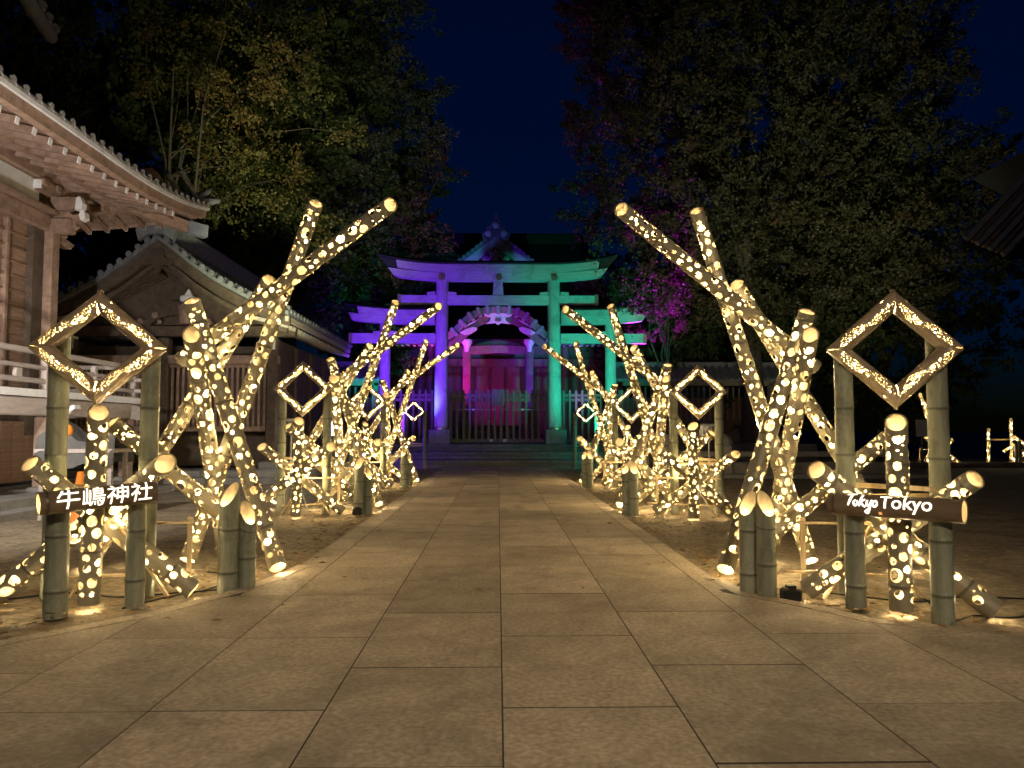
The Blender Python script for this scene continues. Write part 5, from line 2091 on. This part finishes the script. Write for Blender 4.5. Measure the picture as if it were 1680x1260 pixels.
# left masses
tree("evergreen_tree", (-8.9, 32.8, 0.69), [(2.86, -0.71, 8.84, 2.86, 2.62, 2.86), (2.62, 0.0, 12.89, 3.21, 2.86, 3.81), (-1.19, -0.95, 9.08, 4.28, 3.09, 4.05), (-0.71, 0.0, 14.55, 4.52, 3.33, 4.76), (0.95, 0.0, 19.91, 4.28, 3.57, 4.28), (-4.76, -0.59, 11.7, 3.81, 3.09, 4.76)],
     6400, 44, "tall leafy evergreen lit olive green, left of the torii", M['leaf_dark'], 15, .4, 13, .15, 1.05, .56, GT, nlimb=5, shell=.45)
tree("evergreen_tree", (-5.2, 33.5, 0), [(-.2, 0, 5.0, 2.2, 2.0, 3.4), (.4, 0, 9.6, 2.3, 2.2, 3.4), (.8, 0, 14.0, 2.1, 2, 3.4)], 1200, 46,
     "narrow evergreen edged with green light just left of the shrine roof", M['leaf_dark'], 16, .3, 13, .15, 1.0, .5, GT, nlimb=6, shell=.35)
tree("broadleaf_tree", (-15.0, 29.5, 0), [(0, 0, 6, 5.4, 3, 4.4), (3.6, 0, 6, 4.6, 3, 4.4), (1.4, 0, 12, 5.6, 3, 4.6), (-1.5, 0, 17, 5.4, 3, 4.6), (5.0, 0, 11, 4.0, 2.6, 4), (5, 0, 17, 4, 3, 4)], 3200, 46,
     "dark tree rising behind the two timber halls", M['leaf_dark'], 17, .5, 14, .24, 1.3, .7, GT, nlimb=6, shell=.3)
tree("autumn_tree", (-9.6, 22.6, 0), [(1.8, 0, 8.8, 1.8, 1.4, 1.0), (2.8, -.2, 10.2, 2.0, 1.4, 1.2), (.8, 0, 11.4, 2.2, 1.6, 1.3), (3.9, -.4, 7.6, 1.1, 1.0, .6), (1.4, 0, 13.4, 2.6, 1.8, 1.4)], 330, 40,
     "thin autumn tree with bare pale branches and warm-lit leaves above the gabled hall", M['leaf_autumn'], 18, .12, 12, .115, 1.0, .55, GT, nlimb=14, upward=.1, shell=.3)
tree("broadleaf_tree", (-22, 24.0, 0), [(0, 0, 8, 5, 3, 5), (3, 0, 13, 5.4, 3, 5), (-1, 0, 17, 5, 3, 4.4)], 1300, 46,
     "dark tree filling the upper left corner behind the floodlit hall roof", M['leaf_dark'], 19, .5, 12, .26, 1.3, .7, GT, nlimb=5, shell=.3)
for i, (x, y, zz, rx, rz, lb) in enumerate(((0.4, 58, 13.4, 3.0, 3.6, "rounded dark tree silhouetted above the shrine roof ornament"), (-7.6, 60, 12, 4.2, 4.4, "dark tree silhouetted left of the shrine roof ridge"),
                                            (6.5, 60, 11.6, 3.6, 4.2, "dark tree silhouetted right of the shrine roof ridge"))):
    tree("background_tree", (x, y, 0), [(0, 0, zz, rx, rx, rz), (-rx * .5, 0, zz - 3, rx * .8, rx, rz), (rx * .5, 0, zz - 2.6, rx * .8, rx, rz * .9)], 260, 40, lb, M['leaf_dark'], 30 + i, .35, zz, .3, 1.3, .8, "trees silhouetted behind the shrine")


# ================================================================== right side: stone balustrade, kerb, roof, far lanterns
def balustrade():
    root = empty("stone_balustrade", (6.3, 19.6, 0), "low dark stone balustrade with capped posts behind the right-hand lanterns", "balustrade")
    for i in range(5):
        x = -2.0 + i * 1.5
        MB().box((x, 0, .40), (.30, .30, .8), ch=.03).lathe([(.17, .80), (.20, .86), (.15, .98), (.04, 1.08)], 10, c=(x, 0, 0)).build("balustrade_post", M['stone'], root)
        if i < 4:
            MB().box((x + .75, 0, .58), (1.18, .18, .14), ch=.02).build("stone_rail", M['stone'], root)
            MB().box((x + .75, 0, .22), (1.18, .14, .30), ch=.02).build("stone_panel", M['stone'], root)
    for i in range(5):
        MB().box((-2.3 + i * 1.6, -.1, .02), (1.58, .8, .14), ch=.02).build("base_stone", M['stone'], root)


balustrade()


def right_kerb():
    root = empty("stone_kerb", (15, 24.6, 0), "long low stone kerb crossing the yard in front of the far lit bamboo", "kerb")
    me = MB().box((0, 0, .07), (1.18, .24, .16), ch=.02).mesh("kerb_block", M['kerb'])
    for i in range(11):
        link("kerb_block", me, root, T(-4.2 + i * 1.2, 0, 0))


right_kerb()


def right_roof():
    d = 16.5
    root = empty("side_building", (12.6, d, 0), "dark building whose slanting ribbed roof edge enters at the right border", "building")
    k = d / F
    cx = (1604 - 817) * k
    zc = 1.2 + (705 - 385) * k
    o = T(-12.6, -d, 0)
    a = Vector((cx, zc))
    b = Vector((cx + 2.6, zc + 2.7))
    for q, (off, dep, th, mt) in enumerate(((0, 0, .10, 'metal'), (.17, .05, .07, 'shrine'), (.33, .10, .11, 'metal'), (.52, .15, .07, 'shrine'), (.70, .2, .11, 'metal'), (.9, .25, .07, 'shrine'), (1.1, .3, .11, 'metal'))):
        MB().bar((a.x + off * .9, d + dep, a.y - off * .25), (b.x + off * .9, d + dep, b.y - off * .25), .10, th, up=(0, 0, 1)).build("barge_board", M[mt], root, o)
    MB().prism([(a.x + .1, a.y - .02), (b.x + .1, b.y - .02), (b.x + 1.2, b.y - .35), (a.x + 1.2, a.y - .36)], (0, d + .42, 0), (1, 0, 0), (0, 0, 1), (2.2, 1.6, .4)).build("roof", M['copper'], root, o)
    MB().prism([(b.x + .1, b.y - .02), (b.x + 6.0, a.y - .4), (b.x + 6.0, a.y - .6), (b.x + 1.2, b.y - .35)], (0, d + .42, 0), (1, 0, 0), (0, 0, 1), (0, 3.6, 0)).build("roof", M['copper'], root, o)
    MB().prism([(b.x + 1.5, 0), (b.x + 5.2, 0), (b.x + 5.2, a.y - .3), (b.x + 1.7, b.y - .9), (b.x + 1.5, b.y - 1.0)], (0, d + .9, 0), (1, 0, 0), (0, 0, 1), (0, 2.4, 0)).build("wall", M['wood_dark'], root, o)


right_roof()

# far lit bamboo on the right, reusing the same canes
far_group = "small lit bamboo lanterns far off on the right"
c = copy_tree(star_r)
c.location = (15.25, 26.2, 0)
c.rotation_euler = (0, 0, .35)
c['label'] = "far crossed lit bamboo beyond the right posts of the large diamond frame"
c['group'] = far_group

c = copy_tree(tall_r)
c.location = (15.3, 26.8, 0)
c.scale = (.78, .78, .78)
c.rotation_euler = (0, 0, .5)
c['label'] = "far tall lit bamboo bundle partly hidden by the right post of the large diamond frame"
c['group'] = far_group


def far_gate(x, y, label):
    root = empty("far_lantern_gate", (x, y, 0), label, "bamboo lantern", far_group)
    for i, (dx, h) in enumerate(((-.45, 1.25), (.35, 1.6))):
        cane(root, (x + dx, y, 0), (x + dx + .05, y, h), .055, slant1=.03)
    mb = MB().bar((-.5, 0, .85), (.5, 0, .87), .04, .05)
    mb.build("batten", M['batten'], root)
    for i, dx in enumerate((-.08, .06)):
        plain_cane(root, (x + dx, y - .9, 0), (x + dx, y - .9, .72 + .1 * i), .055, nodes=[.3], seed=90 + i)
    cane(root, (x - .42, y - .8, .48), (x - .05, y - .85, .74), .05, slant1=.03)
    return root


far_gate(17.4, 26.4, "far pair of upright lit bamboo canes near the right border")
c = copy_tree(star_l)
c.location = (18.2, 25.6, 0)
c.rotation_euler = (0, 0, -.3)
c['label'] = "far star of lit bamboo cut by the right border"
c['group'] = far_group

# small white notice between the large right frame posts
root = empty("notice_board", P(1515, 760, 24), "small white notice on a thin post far behind the large right diamond frame", "sign")
root.location.z = 0
MB().box((0, 0, 1.25), (.40, .03, .52), ch=.005).build("notice", M['plaster'], root)
MB().box((0, .035, .6), (.05, .04, 1.5)).build("notice_post", M['metal'], root)


# ================================================================== floodlight boxes
def flood(name, loc, aim, label, lit=False, pole=0.0, size=.24):
    root = empty(name, loc, label, "floodlight", "floodlights on the ground and stands")
    h = pole
    v = (Vector(aim) - Vector(loc) - Vector((0, 0, h))).normalized()
    q = v.to_track_quat('Y', 'Z').to_matrix().to_4x4()
    B_ = T(0, 0, h)
    mb = MB().box((0, 0, 0), (size, .09, size * .8), ch=.012)
    for i in range(5):
        mb.box((-size * .36 + i * size * .18, -.07, 0), (.012, .06, size * .66))
    mb.build("lamp_housing", M['metal'], root, B_ @ q)
    MB().box((0, .05, 0), (size * .86, .012, size * .66)).build("lamp_glass", M['flood'] if lit else M['sheet'], root, B_ @ q)
    mb = MB().bar((-size * .56, 0, h), (-size * .56, 0, h - size * .55), .012, .03, up=(0, 1, 0)).bar((size * .56, 0, h), (size * .56, 0, h - size * .55), .012, .03, up=(0, 1, 0)).bar((-size * .56, 0, h - size * .55), (size * .56, 0, h - size * .55), .03, .012)
    mb.build("yoke", M['metal'], root)
    mb = MB()
    if h > .3:
        for a in (0, 2.1, 4.2):
            mb.tube([(0, 0, h * .55), (.26 * math.cos(a), .26 * math.sin(a), 0)], .012, 6)
        mb.tube([(0, 0, h * .5), (0, 0, h - size * .55)], .016, 6)
    else:
        mb.box((0, 0, .015), (size, size * .7, .03))
        mb.tube([(0, 0, .02), (0, 0, h - size * .55)], .014, 6)
    mb.build("stand", M['metal'], root)
    return root


flood("floodlight", (P(1163, 706, 12.0).x, 12.0, 0), (9, 26, 8), "dark floodlight on a stand behind the second right-hand star", False, P(1163, 706, 12).z, .25)
flood("floodlight", (P(478, 698, 12.0).x, 12.0, 0), (-9, 26, 9), "dark floodlight on a stand behind the second left-hand star", False, P(478, 698, 12).z, .25)
flood("floodlight", (P(546, 703, 19.5).x, 19.5, 0), (-3.0, 3, 1.2), "bright white floodlight glaring between the second left-hand bundle", True, P(546, 703, 19.5).z, .5)
spot("white_flood_light", (P(546, 703, 19.5).x - .1, 19.3, 1.3), (-7.5, 12, 1.0), 70, (.9, .95, 1.0), 110, .8, .15)


# ================================================================== small things near the halls
def covered_cart():
    root = empty("covered_stand", (-6.2, 10.6, 0), "stand under a grey translucent sheet in front of the left hall veranda", "stand")
    p = P(140, 720, 10.6)
    root.location = (p.x, 10.6, 0)
    for x in (-.45, .45):
        for y in (-.2, .2):
            MB().box((x, y, .45), (.05, .05, .9)).build("leg", M['wood_grey'], root)
    MB().box((0, 0, .92), (1.05, .55, .05)).build("table_top", M['wood_grey'], root)
    rng = random.Random(4)
    secs = []
    for i in range(9):
        x = -.52 + i * .13
        h = 1.18 + .12 * math.sin(i * .9) + rng.uniform(-.03, .03)
        secs.append([(x, -.30 + rng.uniform(-.02, .02), .72 + rng.uniform(-.05, .05)), (x, -.22, h - .05), (x, .05, h), (x, .26, h - .06), (x, .3, .75), (x, .29, .75), (x, .25, h - .08), (x, .05, h - .015), (x, -.21, h - .07), (x, -.29, .73)])
    MB().strip(secs).build("cover_sheet", M['sheet'], root, smooth=60)


covered_cart()
p = P(110, 706, 9.6)
root = empty("orange_lantern", (p.x, 9.6, 0), "small round orange lamp on a stake beside the left post of the large diamond frame", "lamp")
MB().lathe([(.02, -.075), (.055, -.055), (.072, 0), (.055, .055), (.02, .075)], 14).build("lamp_globe", M['orange'], root, T(0, 0, p.z), smooth=50)
MB().tube([(0, 0, 0), (0, 0, p.z - .07)], .012, 6).build("stake", M['metal'], root)
p = P(133, 752, 9.2)
root = empty("traffic_cone", (p.x, 9.2, 0), "orange traffic cone behind the low star of lit canes on the left", "cone")
MB().lathe([(.15, .03), (.13, .05), (.075, .40), (.035, .70), (.02, .71)], 16).build("cone_body", M['orange'], root, smooth=40)
MB().box((0, 0, .015), (.36, .36, .03), ch=.01).build("cone_base", M['orange'], root)


# ================================================================== cables, boxes, litter
def cable(pts, label, group="power cables trailing on the ground"):
    pv = [Vector(p) for p in pts]
    o = pv[0].copy()
    sm = []
    for i in range(len(pv) - 1):
        p0, p1, p2, p3 = pv[max(i - 1, 0)], pv[i], pv[i + 1], pv[min(i + 2, len(pv) - 1)]
        for s in range(6):
            t = s / 6
            sm.append(.5 * ((2 * p1) + (p2 - p0) * t + (2 * p0 - 5 * p1 + 4 * p2 - p3) * t * t + (3 * p1 - p0 - 3 * p2 + p3) * t ** 3))
    sm.append(pv[-1])
    mb = MB().tube([q - o for q in sm], .0065, 5)
    ob = mb.build("power_cable", M['wire'], None, T(*o), smooth=60)
    tag(ob, label, "cable", group)


z = .012
cable([(1.95, 5.5, z), (2.2, 5.75, z), (2.55, 5.55, z), (2.9, 5.35, z), (3.4, 5.5, z), (4.4, 5.2, z)], "black power cable looping behind the right-hand sign posts")
cable([(2.75, 4.98, z + .1), (2.85, 4.85, z), (3.05, 4.95, z), (3.3, 4.9, z), (3.8, 5.25, z)], "black power cable curling from the foot of the right-hand star")
cable([(-1.95, 5.9, z), (-2.3, 5.75, z), (-2.7, 5.6, z), (-3.1, 5.75, z), (-3.6, 5.5, z), (-4.4, 5.6, z)], "black power cable looping behind the left-hand sign posts")
cable([(-2.5, 5.25, z), (-2.35, 5.6, z), (-2.15, 5.9, z), (-2.2, 6.4, z), (-2.7, 6.7, z)], "black power cable beside the foot of the left-hand star")
for s, nm in ((1, "right"), (-1, "left")):
    x = 2.05 if s > 0 else -1.98
    y = 5.42 if s > 0 else 10.95
    ob = MB().box((0, 0, .05), (.13, .10, .09), ch=.012).box((0, 0, .105), (.06, .05, .02)).build("adapter_box", M['wire'], None, T(x, y, 0))
    tag(ob, "small black power adapter on the sand beside the %s slant-cut posts" % ("nearest right" if s > 0 else "second left"), "adapter", "power adapters")


def litter():
    rng = np.random.default_rng(8)
    n = 3600
    side = rng.choice([-1, 1], n)
    y = 3.5 + rng.random(n) ** 1.3 * 16
    x = np.empty(n)
    for i in range(n):
        fl = FLARE_L if side[i] < 0 else FLARE_R
        e = 1.76
        if y[i] < fl[0][1]:
            for (a, b), (c2, d2) in zip(fl, fl[1:]):
                if b >= y[i] >= d2:
                    e = a + (c2 - a) * (b - y[i]) / (b - d2)
            e += .14
        x[i] = side[i] * (e + rng.exponential(.35 if i % 3 else 2.6) - (.0 if i % 17 else rng.uniform(.1, 1.0)))
    s = rng.uniform(.012, .042, n)
    a = rng.uniform(0, 2 * PI, n)
    mb = MB()
    for i in range(n):
        ca, sa = math.cos(a[i]) * s[i], math.sin(a[i]) * s[i]
        z0 = .036 if abs(x[i]) < 1.72 or (abs(x[i]) < 5 and y[i] < 5.2) else .006
        h = rng.uniform(.1, .5) * s[i]
        mb.add([(x[i] - ca, y[i] - sa, z0), (x[i] + sa * .5, y[i] - ca * .5, z0 + h), (x[i] + ca, y[i] + sa, z0 + h * .4), (x[i] - sa * .5, y[i] + ca * .5, z0 + h * .8)], [(0, 1, 2), (0, 2, 3)])
    o = mb.build("fallen_leaves", M['dry'], fix=False)
    tag(o, kind='stuff')
    mb = MB()
    n = 900
    side = rng.choice([-1, 1], n)
    y = 3.3 + rng.random(n) * 9
    for i in range(n):
        fl = FLARE_L if side[i] < 0 else FLARE_R
        e = 1.76
        if y[i] < fl[0][1]:
            for (a1, b), (c2, d2) in zip(fl, fl[1:]):
                if b >= y[i] >= d2:
                    e = a1 + (c2 - a1) * (b - y[i]) / (b - d2)
            e += .15
        xx = side[i] * (e + rng.exponential(.5))
        q = rng.uniform(.006, .020)
        j = rng.uniform(.6, 1.2, 6) * q
        mb.add([(xx + j[0], y[i], .004), (xx, y[i] + j[1], .004), (xx - j[2], y[i], .004), (xx, y[i] - j[3], .004), (xx, y[i], j[4] * .9)], [(0, 1, 4), (1, 2, 4), (2, 3, 4), (3, 0, 4)])
    o = mb.build("pebbles", M['stone'], fix=False)
    tag(o, kind='stuff')
    # a few leaves lying on the flagstones
    for i, (px, py) in enumerate(((785, 968), (957, 965), (275, 1015), (520, 915))):
        g = G(px, py, .034)
        mb = MB().add([(-.035, 0, .0), (0, -.018, .012), (.038, .004, .004), (.003, .02, .012)], [(0, 1, 2), (0, 2, 3)])
        o = mb.build("fallen_leaf", M['dry'], None, T(*g) @ Matrix.Rotation(i * 1.3, 4, 'Z'), fix=False)
        tag(o, ("dark curled leaf lying left of the centre joint", "dark curled leaf lying right of the centre joint", "dark leaf on the flared paving near the left sign", "dry leaf near the left edge of the path by the slant-cut posts")[i], "leaf", "single leaves lying on the flagstones")


litter()
